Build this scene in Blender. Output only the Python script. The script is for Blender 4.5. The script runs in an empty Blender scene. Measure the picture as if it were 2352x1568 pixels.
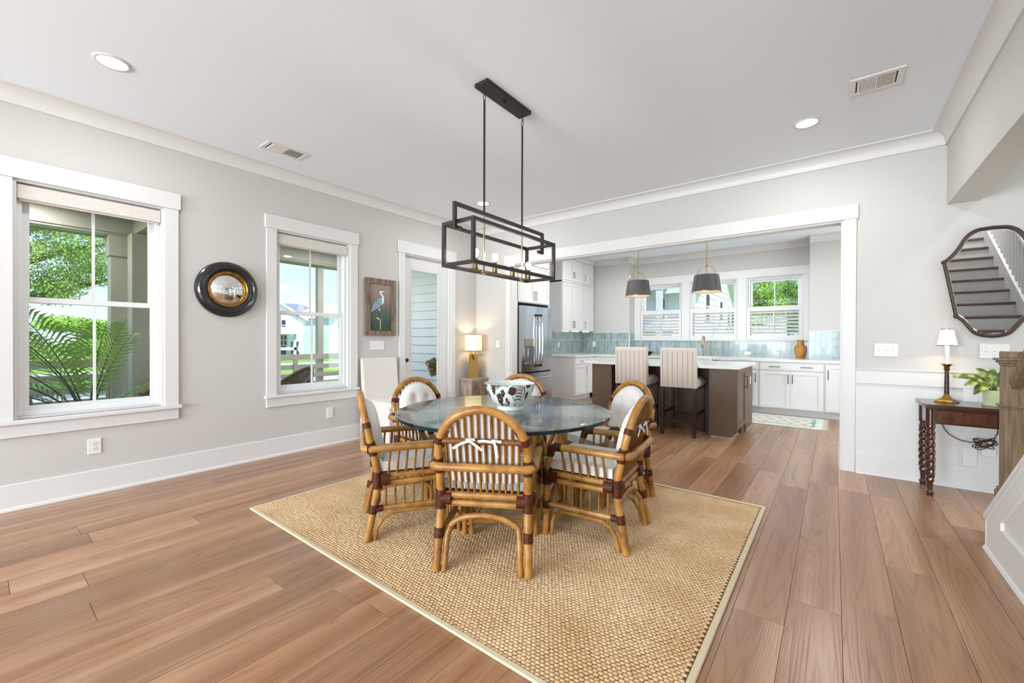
import bpy, bmesh, math, random
from mathutils import Vector, Matrix
random.seed(11)
SC = bpy.context.scene
COL = SC.collection
PI = math.pi
# ------------------------------------------------------------------ camera
cam_d = bpy.data.cameras.new('camera')
cam = bpy.data.objects.new('camera', cam_d); COL.objects.link(cam)
CX, CY, CZ = 4.698, -5.127, 1.248
F_PX, PITCH, YAW, ROLL = 959.77, 0.0054, 0.6563, 0.0033
fw = Vector((-math.sin(YAW)*math.cos(PITCH), math.cos(YAW)*math.cos(PITCH), -math.sin(PITCH)))
r0 = Vector((math.cos(YAW), math.sin(YAW), 0)); u0 = r0.cross(fw)
rt = r0*math.cos(ROLL)+u0*math.sin(ROLL); up = rt.cross(fw)
cam.matrix_world = Matrix(((rt.x, up.x, -fw.x, CX), (rt.y, up.y, -fw.y, CY), (rt.z, up.z, -fw.z, CZ), (0, 0, 0, 1)))
cam_d.sensor_width = 36.0; cam_d.lens = 36.0*F_PX/2352.0; cam_d.clip_start = 0.02; cam_d.clip_end = 400
SC.camera = cam
# ------------------------------------------------------------------ view
vs = SC.view_settings
vs.view_transform = 'Standard'; vs.look = 'None'; vs.gamma = 1.0; vs.use_curve_mapping = False
vs.exposure = 0.36
# ------------------------------------------------------------------ helpers for colour and nodes
def S(h):
    h = h.lstrip('#'); o = []
    for i in (0, 2, 4):
        c = int(h[i:i+2], 16)/255.0
        o.append(c/12.92 if c <= .04045 else ((c+.055)/1.055)**2.4)
    return (o[0], o[1], o[2], 1.0)
# ------------------------------------------------------------------ world: pale blue daytime sky with thin cloud
w = bpy.data.worlds.new('sky'); SC.world = w; w.use_nodes = True
nt = w.node_tree; nt.nodes.clear()
out = nt.nodes.new('ShaderNodeOutputWorld'); bg = nt.nodes.new('ShaderNodeBackground')
tc = nt.nodes.new('ShaderNodeTexCoord'); sep = nt.nodes.new('ShaderNodeSeparateXYZ')
ramp = nt.nodes.new('ShaderNodeValToRGB'); nz = nt.nodes.new('ShaderNodeTexNoise'); mp = nt.nodes.new('ShaderNodeMapping')
cr = nt.nodes.new('ShaderNodeValToRGB'); mx = nt.nodes.new('ShaderNodeMixRGB')
nt.links.new(tc.outputs['Generated'], sep.inputs[0]); nt.links.new(sep.outputs['Z'], ramp.inputs[0])
e = ramp.color_ramp.elements
e[0].position = 0.0; e[0].color = S('c9def2'); e[1].position = 0.55; e[1].color = S('6fa3e0')
nt.links.new(tc.outputs['Generated'], mp.inputs[0]); mp.inputs['Scale'].default_value = (2.2, 2.2, 9.0)
nt.links.new(mp.outputs[0], nz.inputs['Vector']); nz.inputs['Scale'].default_value = 1.6; nz.inputs['Detail'].default_value = 6
cr.color_ramp.elements[0].position = .56; cr.color_ramp.elements[0].color = (0, 0, 0, 1)
cr.color_ramp.elements[1].position = .72; cr.color_ramp.elements[1].color = (.85, .85, .85, 1)
nt.links.new(nz.outputs['Fac'], cr.inputs[0]); nt.links.new(cr.outputs[0], mx.inputs[0])
nt.links.new(ramp.outputs[0], mx.inputs[1]); mx.inputs[2].default_value = (.95, .96, .98, 1)
nt.links.new(mx.outputs[0], bg.inputs[0]); bg.inputs[1].default_value = 1.35
nt.links.new(bg.outputs[0], out.inputs[0])
# ------------------------------------------------------------------ sun, and large fill lights added out of view
def light(name, kind, loc, energy, color=(1, 1, 1), rot=(0, 0, 0), size=None, sizey=None, spread=None):
    d = bpy.data.lights.new(name, kind); d.energy = energy; d.color = color
    if kind == 'AREA':
        if sizey: d.shape = 'RECTANGLE'; d.size = size; d.size_y = sizey
        else: d.shape = 'DISK'; d.size = size
        if spread: d.spread = spread
    elif kind in ('POINT', 'SPOT'): d.shadow_soft_size = size or .03
    elif kind == 'SUN': d.angle = size or .02
    o = bpy.data.objects.new(name, d); COL.objects.link(o); o.location = loc; o.rotation_euler = rot
    return o
sun = light('sun', 'SUN', (20, -20, 30), 5.2, (1, .96, .9), size=.02)
sun.rotation_euler = Vector((-.55, .42, -.95)).to_track_quat('-Z', 'Y').to_euler()
FILL_COOL = (.86, .94, 1.0)
light('rear_fill_light_a', 'AREA', (1.7, -11.36, 1.45), 400, FILL_COOL, (PI/2, 0, 0), 2.3, 1.9)  # added fill behind the camera, brightening the whole room
light('rear_fill_light_b', 'AREA', (4.6, -11.36, 1.45), 235, FILL_COOL, (PI/2, 0, 0), 2.3, 1.9)  # second added fill, weaker, towards the right side
light('kitchen_side_fill_light', 'AREA', (7.46, 1.9, 1.3), 75, FILL_COOL, (PI/2, 0, PI/2), 2.0, 2.0)  # added fill out of view, lifting the kitchen ceiling and crown
light('hall_fill_light', 'AREA', (7.46, -.75, 1.3), 22, FILL_COOL, (PI/2, 0, PI/2), .8, 2.0)  # added fill out of view, brightening the stair risers in the mirror
# ------------------------------------------------------------------ materials (all procedural)
MATS = {}
def mat(name, col, rough=.5, metal=0., spec=.5, col2=None, ns=6., st=(1, 1, 1), lo=.35, hi=.65, bump=0., bs=60., bst=None,
        emit=None, es=0., trans=0., ior=1.45, coat=0., rnd=0., world=False, sheen=0., rough2=None, detail=4., sss=0.):
    if name in MATS: return MATS[name]
    m = bpy.data.materials.new(name); m.use_nodes = True; t = m.node_tree; b = t.nodes['Principled BSDF']
    col = S(col) if isinstance(col, str) else col
    b.inputs['Base Color'].default_value = col; b.inputs['Roughness'].default_value = rough
    b.inputs['Metallic'].default_value = metal; b.inputs['Specular IOR Level'].default_value = spec
    b.inputs['IOR'].default_value = ior; b.inputs['Transmission Weight'].default_value = trans
    b.inputs['Coat Weight'].default_value = coat; b.inputs['Sheen Weight'].default_value = sheen
    if emit: b.inputs['Emission Color'].default_value = S(emit); b.inputs['Emission Strength'].default_value = es
    vec = None
    if col2 or bump or rnd:
        if world:
            g = t.nodes.new('ShaderNodeNewGeometry'); vec = g.outputs['Position']
        else:
            g = t.nodes.new('ShaderNodeTexCoord'); vec = g.outputs['Object']
    if col2:
        col2 = S(col2) if isinstance(col2, str) else col2
        mp = t.nodes.new('ShaderNodeMapping'); mp.inputs['Scale'].default_value = st; t.links.new(vec, mp.inputs[0])
        n = t.nodes.new('ShaderNodeTexNoise'); n.inputs['Scale'].default_value = ns; n.inputs['Detail'].default_value = detail
        t.links.new(mp.outputs[0], n.inputs['Vector'])
        if rnd:
            oi = t.nodes.new('ShaderNodeObjectInfo'); sc = t.nodes.new('ShaderNodeVectorMath'); sc.operation = 'MULTIPLY_ADD'
            cb = t.nodes.new('ShaderNodeCombineXYZ')
            for k in range(3): t.links.new(oi.outputs['Random'], cb.inputs[k])
            t.links.new(cb.outputs[0], sc.inputs[0]); sc.inputs[1].default_value = (37, 53, 71); t.links.new(mp.outputs[0], sc.inputs[2])
            t.links.new(sc.outputs[0], n.inputs['Vector'])
        r = t.nodes.new('ShaderNodeValToRGB'); r.color_ramp.elements[0].position = lo; r.color_ramp.elements[1].position = hi
        r.color_ramp.elements[0].color = col; r.color_ramp.elements[1].color = col2
        t.links.new(n.outputs['Fac'], r.inputs[0]); src = r.outputs[0]
        if rnd:
            hs = t.nodes.new('ShaderNodeHueSaturation'); ma = t.nodes.new('ShaderNodeMapRange')
            ma.inputs[3].default_value = 1-rnd; ma.inputs[4].default_value = 1+rnd
            t.links.new(oi.outputs['Random'], ma.inputs[0]); t.links.new(ma.outputs[0], hs.inputs['Value']); t.links.new(src, hs.inputs['Color']); src = hs.outputs[0]
        t.links.new(src, b.inputs['Base Color'])
        if rough2 is not None:
            mr = t.nodes.new('ShaderNodeMapRange'); mr.inputs[3].default_value = rough; mr.inputs[4].default_value = rough2
            t.links.new(n.outputs['Fac'], mr.inputs[0]); t.links.new(mr.outputs[0], b.inputs['Roughness'])
    if bump:
        mp2 = t.nodes.new('ShaderNodeMapping'); mp2.inputs['Scale'].default_value = bst or st; t.links.new(vec, mp2.inputs[0])
        n2 = t.nodes.new('ShaderNodeTexNoise'); n2.inputs['Scale'].default_value = bs; n2.inputs['Detail'].default_value = 3
        t.links.new(mp2.outputs[0], n2.inputs['Vector'])
        bp = t.nodes.new('ShaderNodeBump'); bp.inputs['Strength'].default_value = bump; bp.inputs['Distance'].default_value = .004
        t.links.new(n2.outputs['Fac'], bp.inputs['Height']); t.links.new(bp.outputs[0], b.inputs['Normal'])
    MATS[name] = m
    return m
def glass(name, tint, f0=.04, rough=0.0):
    """thin architectural glass: tinted transparency plus a Schlick reflection"""
    m = bpy.data.materials.new(name); m.use_nodes = True; t = m.node_tree; t.nodes.clear(); N = t.nodes.new; L = t.links.new
    o = N('ShaderNodeOutputMaterial'); tr = N('ShaderNodeBsdfTransparent'); tr.inputs[0].default_value = tint
    gl = N('ShaderNodeBsdfGlossy'); gl.inputs['Roughness'].default_value = rough; gl.inputs[0].default_value = (1, 1, 1, 1)
    g = N('ShaderNodeNewGeometry'); dt = N('ShaderNodeVectorMath'); dt.operation = 'DOT_PRODUCT'; L(g.outputs['Incoming'], dt.inputs[0]); L(g.outputs['Normal'], dt.inputs[1])
    ab = N('ShaderNodeMath'); ab.operation = 'ABSOLUTE'; L(dt.outputs['Value'], ab.inputs[0])
    om = N('ShaderNodeMath'); om.operation = 'SUBTRACT'; om.inputs[0].default_value = 1.0; L(ab.outputs[0], om.inputs[1])
    pw = N('ShaderNodeMath'); pw.operation = 'POWER'; pw.inputs[1].default_value = 5.0; L(om.outputs[0], pw.inputs[0])
    ma = N('ShaderNodeMath'); ma.operation = 'MULTIPLY_ADD'; ma.inputs[1].default_value = 1-f0; ma.inputs[2].default_value = f0; L(pw.outputs[0], ma.inputs[0])
    mx = N('ShaderNodeMixShader'); L(ma.outputs[0], mx.inputs[0]); L(tr.outputs[0], mx.inputs[1]); L(gl.outputs[0], mx.inputs[2]); L(mx.outputs[0], o.inputs[0]); MATS[name] = m
    return m
def plank_mat(name, cols, line):
    m = bpy.data.materials.new(name); m.use_nodes = True; t = m.node_tree; b = t.nodes['Principled BSDF']; L = t.links.new; N = t.nodes.new
    g = N('ShaderNodeNewGeometry'); oi = N('ShaderNodeObjectInfo')
    cb = N('ShaderNodeCombineXYZ')
    for k in range(3): L(oi.outputs['Random'], cb.inputs[k])
    off = N('ShaderNodeVectorMath'); off.operation = 'MULTIPLY_ADD'; off.inputs[1].default_value = (13.7, 31.1, 5.3); L(cb.outputs[0], off.inputs[0]); L(g.outputs['Position'], off.inputs[2])
    mp = N('ShaderNodeMapping'); mp.inputs['Scale'].default_value = (4.6, .24, 1); L(off.outputs[0], mp.inputs[0])
    n1 = N('ShaderNodeTexNoise'); n1.inputs['Scale'].default_value = 1.3; n1.inputs['Detail'].default_value = 1.6; n1.inputs['Distortion'].default_value = .25; L(mp.outputs[0], n1.inputs['Vector'])
    r1 = N('ShaderNodeValToRGB'); el = r1.color_ramp.elements; el[0].position = .30; el[1].position = .72
    el[0].color = S(cols[0]); el[1].color = S(cols[2]); k = el.new(.52); k.color = S(cols[1]); L(n1.outputs['Fac'], r1.inputs[0])
    # growth rings: contour lines of the same slow noise
    mu = N('ShaderNodeMath'); mu.operation = 'MULTIPLY'; mu.inputs[1].default_value = 22.0; L(n1.outputs['Fac'], mu.inputs[0])
    fr = N('ShaderNodeMath'); fr.operation = 'PINGPONG'; fr.inputs[1].default_value = .5; L(mu.outputs[0], fr.inputs[0])
    r2 = N('ShaderNodeValToRGB'); r2.color_ramp.elements[0].position = .0; r2.color_ramp.elements[1].position = .17
    r2.color_ramp.elements[0].color = (1, 1, 1, 1); r2.color_ramp.elements[1].color = (0, 0, 0, 1); L(fr.outputs[0], r2.inputs[0])
    # fine pores
    mp3 = N('ShaderNodeMapping'); mp3.inputs['Scale'].default_value = (60, 2.2, 1); L(off.outputs[0], mp3.inputs[0])
    n3 = N('ShaderNodeTexNoise'); n3.inputs['Scale'].default_value = 2.2; n3.inputs['Detail'].default_value = 4; L(mp3.outputs[0], n3.inputs['Vector'])
    r3 = N('ShaderNodeValToRGB'); r3.color_ramp.elements[0].position = .42; r3.color_ramp.elements[1].position = .72; L(n3.outputs['Fac'], r3.inputs[0])
    a = N('ShaderNodeMixRGB'); a.blend_type = 'MIX'; L(r1.outputs[0], a.inputs[1]); a.inputs[2].default_value = S(line)
    f1 = N('ShaderNodeMath'); f1.operation = 'MULTIPLY'; f1.inputs[1].default_value = .38; L(r2.outputs[0], f1.inputs[0]); L(f1.outputs[0], a.inputs[0])
    c = N('ShaderNodeMixRGB'); c.blend_type = 'MIX'; L(a.outputs[0], c.inputs[1]); c.inputs[2].default_value = S(line)
    f3 = N('ShaderNodeMath'); f3.operation = 'MULTIPLY'; f3.inputs[1].default_value = .22; L(r3.outputs[0], f3.inputs[0]); L(f3.outputs[0], c.inputs[0])
    hs = N('ShaderNodeHueSaturation'); mr = N('ShaderNodeMapRange'); mr.inputs[3].default_value = .86; mr.inputs[4].default_value = 1.14
    L(oi.outputs['Random'], mr.inputs[0]); L(mr.outputs[0], hs.inputs['Value']); L(c.outputs[0], hs.inputs['Color']); L(hs.outputs[0], b.inputs['Base Color'])
    b.inputs['Roughness'].default_value = .27; b.inputs['Specular IOR Level'].default_value = .55
    bp = N('ShaderNodeBump'); bp.inputs['Strength'].default_value = .12; bp.inputs['Distance'].default_value = .002; bp.invert = True
    ad = N('ShaderNodeMath'); ad.operation = 'ADD'; L(r2.outputs[0], ad.inputs[0]); L(r3.outputs[0], ad.inputs[1]); L(ad.outputs[0], bp.inputs['Height']); L(bp.outputs[0], b.inputs['Normal'])
    MATS[name] = m
    return m
plank_mat('oak_plank', ('8e6446', 'a47a59', 'ba9575'), '6a4a33')
mat('seam', '5a4230', .9)
mat('wall_paint', 'c4c1bd', .6, spec=.25, bump=.04, bs=220, world=True)
mat('trim_paint', 'd7d6d4', .38, spec=.4)
mat('ceiling_paint', 'eaf1f8', .75, spec=.2)
mat('vinyl', 'dfe1e1', .35)
mat('cabinet_paint', 'dcdbd9', .35, spec=.45)
mat('quartz', 'dedddA', .16, spec=.55, col2='d2d0cb', ns=9, lo=.4, hi=.75)
mat('shade_fabric', 'd9d4ce', .9, col2='c4bdb6', ns=30, st=(1, 1, 14), lo=.35, hi=.7)
glass('window_glass', (.985, .99, .99, 1), .02)
glass('table_glass', (.93, .965, .96, 1), .05)
mat('glass_edge', '0b2a30', .1, spec=.35, col2='040f13', ns=9, lo=.35, hi=.6)
mat('black_metal', '322d2b', .42, metal=.35, spec=.45)
mat('bronze', '4a3b31', .4, metal=.5)
mat('brass', 'b09a74', .3, metal=1.)
mat('brass_dark', '8f7d5c', .35, metal=1.)
mat('nickel', 'b3a596', .28, metal=1.)
mat('steel', 'dcdcdc', .2, metal=1., col2='aeb3b8', ns=4, st=(1, 1, .08), lo=.3, hi=.7)
mat('chrome', 'd7d8da', .1, metal=1.)
mat('handle_dark', '4b4139', .35, metal=.8)
mat('dark_gap', '15120f', .8)
mat('dispenser_grey', '6d665f', .4, metal=.4)
mat('rattan', 'b0803f', .36, spec=.45, col2='7d4d20', ns=13, lo=.36, hi=.74, coat=.15, bump=.1, bs=45)
mat('rattan_thin', '986a30', .42, spec=.4, col2='68411a', ns=13, lo=.3, hi=.7)
mat('binding', '57290f', .5, spec=.3, col2='331507', ns=40, st=(1, 1, 5), lo=.3, hi=.7, bump=.5, bs=70, bst=(.3, .3, 3))
mat('cushion', 'd6d1cc', .95, spec=.1, sheen=.3, bump=.12, bs=260)
mat('linen', 'd9d2ca', .95, spec=.1, sheen=.3, bump=.15, bs=200)
mat('rug_jute', 'd6ba95', .9, spec=.12, col2='c2a077', ns=3.2, lo=.3, hi=.7, detail=5)
mat('rug_base', '6e5436', .95, spec=.05)
mat('rug_binding', 'cfc0a4', .95, spec=.05, bump=.2, bs=200)
mat('mahogany', '4c2616', .22, spec=.5, col2='2d140b', ns=5, st=(1, 8, 8), lo=.3, hi=.75, coat=.4)
mat('mahogany_veneer', '633620', .22, spec=.5, col2='371b0f', ns=7, st=(3, 6, 1.5), lo=.3, hi=.7, coat=.4)
mat('newel_wood', '8a745a', .5, col2='6a5640', ns=10, st=(9, 9, .5), lo=.35, hi=.65, bump=.15, bs=40, bst=(5, 5, .3))
mat('tread_wood', '7a6a5e', .45, col2='5b4d43', ns=6, st=(.6, 8, 8), lo=.35, hi=.7)
mat('island_wood', '54402f', .45, col2='6a5340', ns=40, st=(2, 2, .6), lo=.35, hi=.7, bump=.1, bs=60)
mat('espresso', '2c1c14', .35)
mat('drift_wood', 'b7a592', .8, col2='8f7b68', ns=8, st=(6, 6, .6), lo=.35, hi=.65, bump=.3, bs=30, bst=(4, 4, .4))
mat('barn_wood', '8d7968', .85, col2='5b4a3c', ns=9, st=(3, 3, .6), lo=.35, hi=.7, bump=.4, bs=40)
mat('black_frame', '17171b', .22, spec=.6, coat=.3)
mat('gold', 'ab8446', .32, metal=1., col2='705026', ns=20, lo=.35, hi=.7)
mat('mirror', 'f2f4f5', .0, metal=1.)
mat('raffia', 'a3843e', .8, col2='7b6028', ns=50, st=(1, 1, 5), lo=.3, hi=.7, bump=.4, bs=60, bst=(.4, .4, 5))
mat('lamp_shade_warm', 'f6e3bd', .8, emit='ffdc96', es=.85)
mat('lamp_shade_white', 'fbf2e2', .8, emit='ffe4b4', es=.7)
mat('bulb', 'ffffff', .3, emit='fff0d6', es=6.)
mat('can_lens', 'ffffff', .4, emit='fffaf0', es=10.)
mat('led_strip', 'ffffff', .4, emit='fff2dc', es=7.)
mat('celadon', 'd3dbd4', .08, spec=.6, coat=.5)
mat('bowl_paint', '3a2a1e', .2, spec=.5, col2='57412e', ns=60, lo=.35, hi=.7)
mat('plastic_white', 'dfdedb', .35)
mat('plastic_grey', 'b9b6b1', .5)  # slightly greyer plastic for the switch screws
mat('pendant_dark', '4a494b', .7, col2='5c5b5d', ns=60)
mat('pendant_inner', 'e2c9ab', .7, emit='ffe2bd', es=.35)
mat('stool_fabric', 'cfc5ba', .95, spec=.1, sheen=.3, bump=.15, bs=220)
mat('stripe', '6f6660', .95, spec=.1)
mat('terracotta', 'cf9650', .45, col2='a8702f', ns=9, lo=.3, hi=.7)
mat('tile', '9cacaa', .2, spec=.45, col2='7a8d92', ns=11, st=(1, 1, .7), lo=.3, hi=.72, rnd=.13, coat=.2)
mat('grout', 'd9dad6', .9)
mat('runner', 'dfe0d4', .95, spec=.05, col2='b9c9c0', ns=22, lo=.4, hi=.62)
mat('runner_cream', 'd9d0bf', .95, spec=.05)
mat('runner_blue', '8fa7a5', .95, spec=.05)
mat('runner_dark', '4c4a44', .95, spec=.05)
mat('canvas_top', '8f7c70', .8, col2='7b6a60', ns=6)
mat('canvas_low', '3f5148', .8, col2='55594c', ns=7, st=(3, 3, .7), lo=.3, hi=.7)
mat('heron_blue', '8fa6b6', .8, col2='6d879b', ns=14)
mat('heron_white', 'dfe3e4', .8)
mat('heron_dark', '23262b', .8)
mat('pot_green', 'c9d2a8', .4)
mat('soil', '6b4a2c', .95, col2='a9794a', ns=50)
mat('leaf_var', '4c6a22', .4, col2='b9bd68', ns=26, st=(1, 1, 1), lo=.46, hi=.62)
mat('stem_green', '4f6b24', .5)
mat('cord', '3c3024', .6)
mat('siding', 'e6ecf0', .6)
mat('siding_mint', 'd5e4df', .6)
mat('porch_paint', 'c6c1b5', .6)
mat('porch_floor', '8b8379', .7)
mat('roof_grey', '7c848c', .7)
mat('roof_white', 'dfe3e6', .5)
mat('far_glass', '2a3a44', .1, spec=.7)
mat('grass', '86a945', .95, col2='6b9236', ns=1.2, world=True)
mat('asphalt', 'b7b4ae', .9)
mat('gravel', '9a989a', .95, col2='6f6d70', ns=7, world=True, bump=.5, bs=30)
mat('bark', '6e6355', .95, col2='4c4338', ns=8, bump=.4, bs=20)
mat('foliage', 'aacb55', .75, col2='6f9a35', ns=.9, lo=.35, hi=.65, spec=.2)
mat('foliage_deep', '8fb552', .75, col2='5a8636', ns=.7, lo=.35, hi=.65, spec=.2)
mat('foliage_oak', 'b3cc66', .75, col2='7a9f48', ns=.8, lo=.35, hi=.65, spec=.2)
mat('palm_leaf', 'a8cf4e', .45, col2='79ab38', ns=4, lo=.3, hi=.7)
mat('palm_dry', 'b9b548', .5)
mat('palm_stem', '35511c', .5)
mat('wicker', '8a7868', .7, col2='5c4d42', ns=50, lo=.35, hi=.65, bump=.5, bs=60)
mat('dried_flower', '6d7a3f', .9, col2='a08a6c', ns=16, lo=.4, hi=.6)
mat('pot_white', 'dcdad4', .5)
mat('vent_dark', '45433f', .7)
# ------------------------------------------------------------------ mesh builder
class MB:
    def __init__(s): s.v = []; s.f = []; s.m = []
    def add(s, vs, fs, mi=0):
        o = len(s.v); s.v += [tuple(v) for v in vs]; s.f += [tuple(i+o for i in f) for f in fs]; s.m += [mi]*len(fs); return s
    def box(s, x0, x1, y0, y1, z0, z1, mi=0):
        return s.add([(x0, y0, z0), (x1, y0, z0), (x1, y1, z0), (x0, y1, z0), (x0, y0, z1), (x1, y0, z1), (x1, y1, z1), (x0, y1, z1)],
                     [(0, 3, 2, 1), (4, 5, 6, 7), (0, 1, 5, 4), (1, 2, 6, 5), (2, 3, 7, 6), (3, 0, 4, 7)], mi)
    def cbox(s, x0, x1, y0, y1, z0, z1, c=.004, mi=0):
        c = min(c, (x1-x0)*.49, (y1-y0)*.49, (z1-z0)*.49); V = []; I = {}
        for i, sx in enumerate((0, 1)):
            for j, sy in enumerate((0, 1)):
                for k, sz in enumerate((0, 1)):
                    X = x1 if sx else x0; Y = y1 if sy else y0; Z = z1 if sz else z0
                    xi = X-c if sx else X+c; yi = Y-c if sy else Y+c; zi = Z-c if sz else Z+c
                    I[i, j, k] = len(V); V += [(X, yi, zi), (xi, Y, zi), (xi, yi, Z)]
        g = lambda i, j, k, a: I[i, j, k]+a
        Fs = []
        for i in (0, 1):
            q = [g(i, 0, 0, 0), g(i, 1, 0, 0), g(i, 1, 1, 0), g(i, 0, 1, 0)]; Fs.append(q if i else q[::-1])
            q = [g(0, i, 0, 1), g(1, i, 0, 1), g(1, i, 1, 1), g(0, i, 1, 1)]; Fs.append(q[::-1] if i else q)
            q = [g(0, 0, i, 2), g(1, 0, i, 2), g(1, 1, i, 2), g(0, 1, i, 2)]; Fs.append(q if i else q[::-1])
        for i in (0, 1):
            for j in (0, 1):
                q = [g(i, j, 0, 0), g(i, j, 1, 0), g(i, j, 1, 1), g(i, j, 0, 1)]; Fs.append(q if i == j else q[::-1])
                q = [g(i, 0, j, 0), g(i, 0, j, 2), g(i, 1, j, 2), g(i, 1, j, 0)]; Fs.append(q if i == j else q[::-1])
                q = [g(0, i, j, 1), g(1, i, j, 1), g(1, i, j, 2), g(0, i, j, 2)]; Fs.append(q if i == j else q[::-1])
        for i in (0, 1):
            for j in (0, 1):
                for k in (0, 1):
                    q = [g(i, j, k, 0), g(i, j, k, 1), g(i, j, k, 2)]; Fs.append(q if (i+j+k) % 2 else q[::-1])
        return s.add(V, Fs, mi)
    def tube(s, path, r, n=8, caps=True, closed=False, mi=0):
        P = [Vector(p) for p in path]; N = len(P); R = r if isinstance(r, (list, tuple)) else [r]*N
        T = []
        for i in range(N):
            a = P[(i-1) % N] if (closed or i > 0) else P[i]; b = P[(i+1) % N] if (closed or i < N-1) else P[i]
            d = (b-a); T.append(d.normalized() if d.length > 1e-9 else Vector((0, 0, 1)))
        nrm = T[0].orthogonal().normalized(); V = []; Fs = []
        for i in range(N):
            nrm = (nrm-T[i]*nrm.dot(T[i]));
            nrm = nrm.normalized() if nrm.length > 1e-9 else T[i].orthogonal().normalized()
            bn = T[i].cross(nrm)
            for k in range(n):
                a = 2*PI*k/n; V.append(P[i]+(nrm*math.cos(a)+bn*math.sin(a))*R[i])
        M = N if closed else N-1
        for i in range(M):
            j = (i+1) % N
            for k in range(n): Fs.append((i*n+k, i*n+(k+1) % n, j*n+(k+1) % n, j*n+k))
        if caps and not closed:
            Fs.append(tuple(reversed(range(n)))); Fs.append(tuple((N-1)*n+k for k in range(n)))
        return s.add(V, Fs, mi)
    def lathe(s, prof, n=24, c=(0, 0, 0), axis='z', mi=0, closed=False):
        V = []; Fs = []; N = len(prof)
        for (r, z) in prof:
            for k in range(n):
                a = 2*PI*k/n; x, y = r*math.cos(a), r*math.sin(a)
                p = (x, y, z) if axis == 'z' else ((z, x, y) if axis == 'x' else (y, z, x))
                V.append((p[0]+c[0], p[1]+c[1], p[2]+c[2]))
        for i in range(N if closed else N-1):
            j = (i+1) % N
            for k in range(n): Fs.append((i*n+k, i*n+(k+1) % n, j*n+(k+1) % n, j*n+k))
        if not closed:
            if prof[0][0] > 1e-6: Fs.append(tuple(reversed(range(n))))
            if prof[-1][0] > 1e-6: Fs.append(tuple((N-1)*n+k for k in range(n)))
        return s.add(V, Fs, mi)
    def prism(s, poly, axis, a, b, mi=0):
        n = len(poly)
        def P(p, t): return (t, p[0], p[1]) if axis == 'x' else ((p[0], t, p[1]) if axis == 'y' else (p[0], p[1], t))
        V = [P(p, a) for p in poly]+[P(p, b) for p in poly]
        Fs = [tuple(reversed(range(n))), tuple(range(n, 2*n))]+[(i, (i+1) % n, n+(i+1) % n, n+i) for i in range(n)]
        return s.add(V, Fs, mi)
    def sphere(s, c, r, n=10, m=6, mi=0):
        rr = r if isinstance(r, (list, tuple)) else (r, r, r); V = []; Fs = []
        for i in range(1, m):
            t = PI*i/m
            for k in range(n):
                a = 2*PI*k/n; V.append((c[0]+rr[0]*math.sin(t)*math.cos(a), c[1]+rr[1]*math.sin(t)*math.sin(a), c[2]-rr[2]*math.cos(t)))
        b0 = len(V); V.append((c[0], c[1], c[2]-rr[2])); V.append((c[0], c[1], c[2]+rr[2]))
        for i in range(m-2):
            for k in range(n): Fs.append((i*n+k, i*n+(k+1) % n, (i+1)*n+(k+1) % n, (i+1)*n+k))
        for k in range(n): Fs.append((b0, (k+1) % n, k)); Fs.append((b0+1, (m-2)*n+k, (m-2)*n+(k+1) % n))
        return s.add(V, Fs, mi)
    def mesh(s, name, mats, smooth=True, angle=40):
        me = bpy.data.meshes.new(name); me.from_pydata(s.v, [], s.f)
        for mm in (mats if isinstance(mats, (list, tuple)) else [mats]): me.materials.append(MATS[mm] if isinstance(mm, str) else mm)
        if any(s.m): me.polygons.foreach_set('material_index', s.m)
        me.update()
        if len(s.f) < 30000:
            bm = bmesh.new(); bm.from_mesh(me); bmesh.ops.recalc_face_normals(bm, faces=bm.faces); bm.to_mesh(me); bm.free()
        if smooth:
            me.shade_smooth(); me.set_sharp_from_angle(angle=math.radians(angle))
        return me
    def build(s, name, mats, parent=None, smooth=True, angle=40):
        return obj(name, s.mesh(name, mats, smooth, angle), parent)
def obj(name, me, parent=None, loc=None):
    o = bpy.data.objects.new(name, me); COL.objects.link(o)
    if parent is not None: o.parent = parent
    if loc: o.location = loc
    return o
def tag(o, label, cat, group=None):
    o['label'] = label; o['category'] = cat
    if group: o['group'] = group
    return o
def thing(name, label, cat, loc=(0, 0, 0), rz=0, group=None):
    o = bpy.data.objects.new(name, None); COL.objects.link(o); o.empty_display_size = .1
    o.location = loc; o.rotation_euler = (0, 0, rz); return tag(o, label, cat, group)
def struct(o, label=None):
    o['kind'] = 'structure'
    if label: o['label'] = label
    return o
def sroot(name, loc=(0, 0, 0), rz=0, label=None):
    o = bpy.data.objects.new(name, None); COL.objects.link(o); o.empty_display_size = .1; o.location = loc; o.rotation_euler = (0, 0, rz)
    return struct(o, label)
def copy_tree(o, parent=None, loc=None, rz=None):
    c = o.copy(); COL.objects.link(c); c.parent = parent
    if loc is not None: c.location = loc
    if rz is not None: c.rotation_euler = (0, 0, rz)
    for ch in list(o.children): copy_tree(ch, c)
    return c
def B(name, m, parent, *a, c=None):
    mb = MB()
    (mb.cbox(*a, c=c) if c else mb.box(*a)); return mb.build(name, m, parent, smooth=False)
def arc(cx, cy, r, a0, a1, n): return [(cx+r*math.cos(a0+(a1-a0)*i/n), cy+r*math.sin(a0+(a1-a0)*i/n)) for i in range(n+1)]
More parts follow.
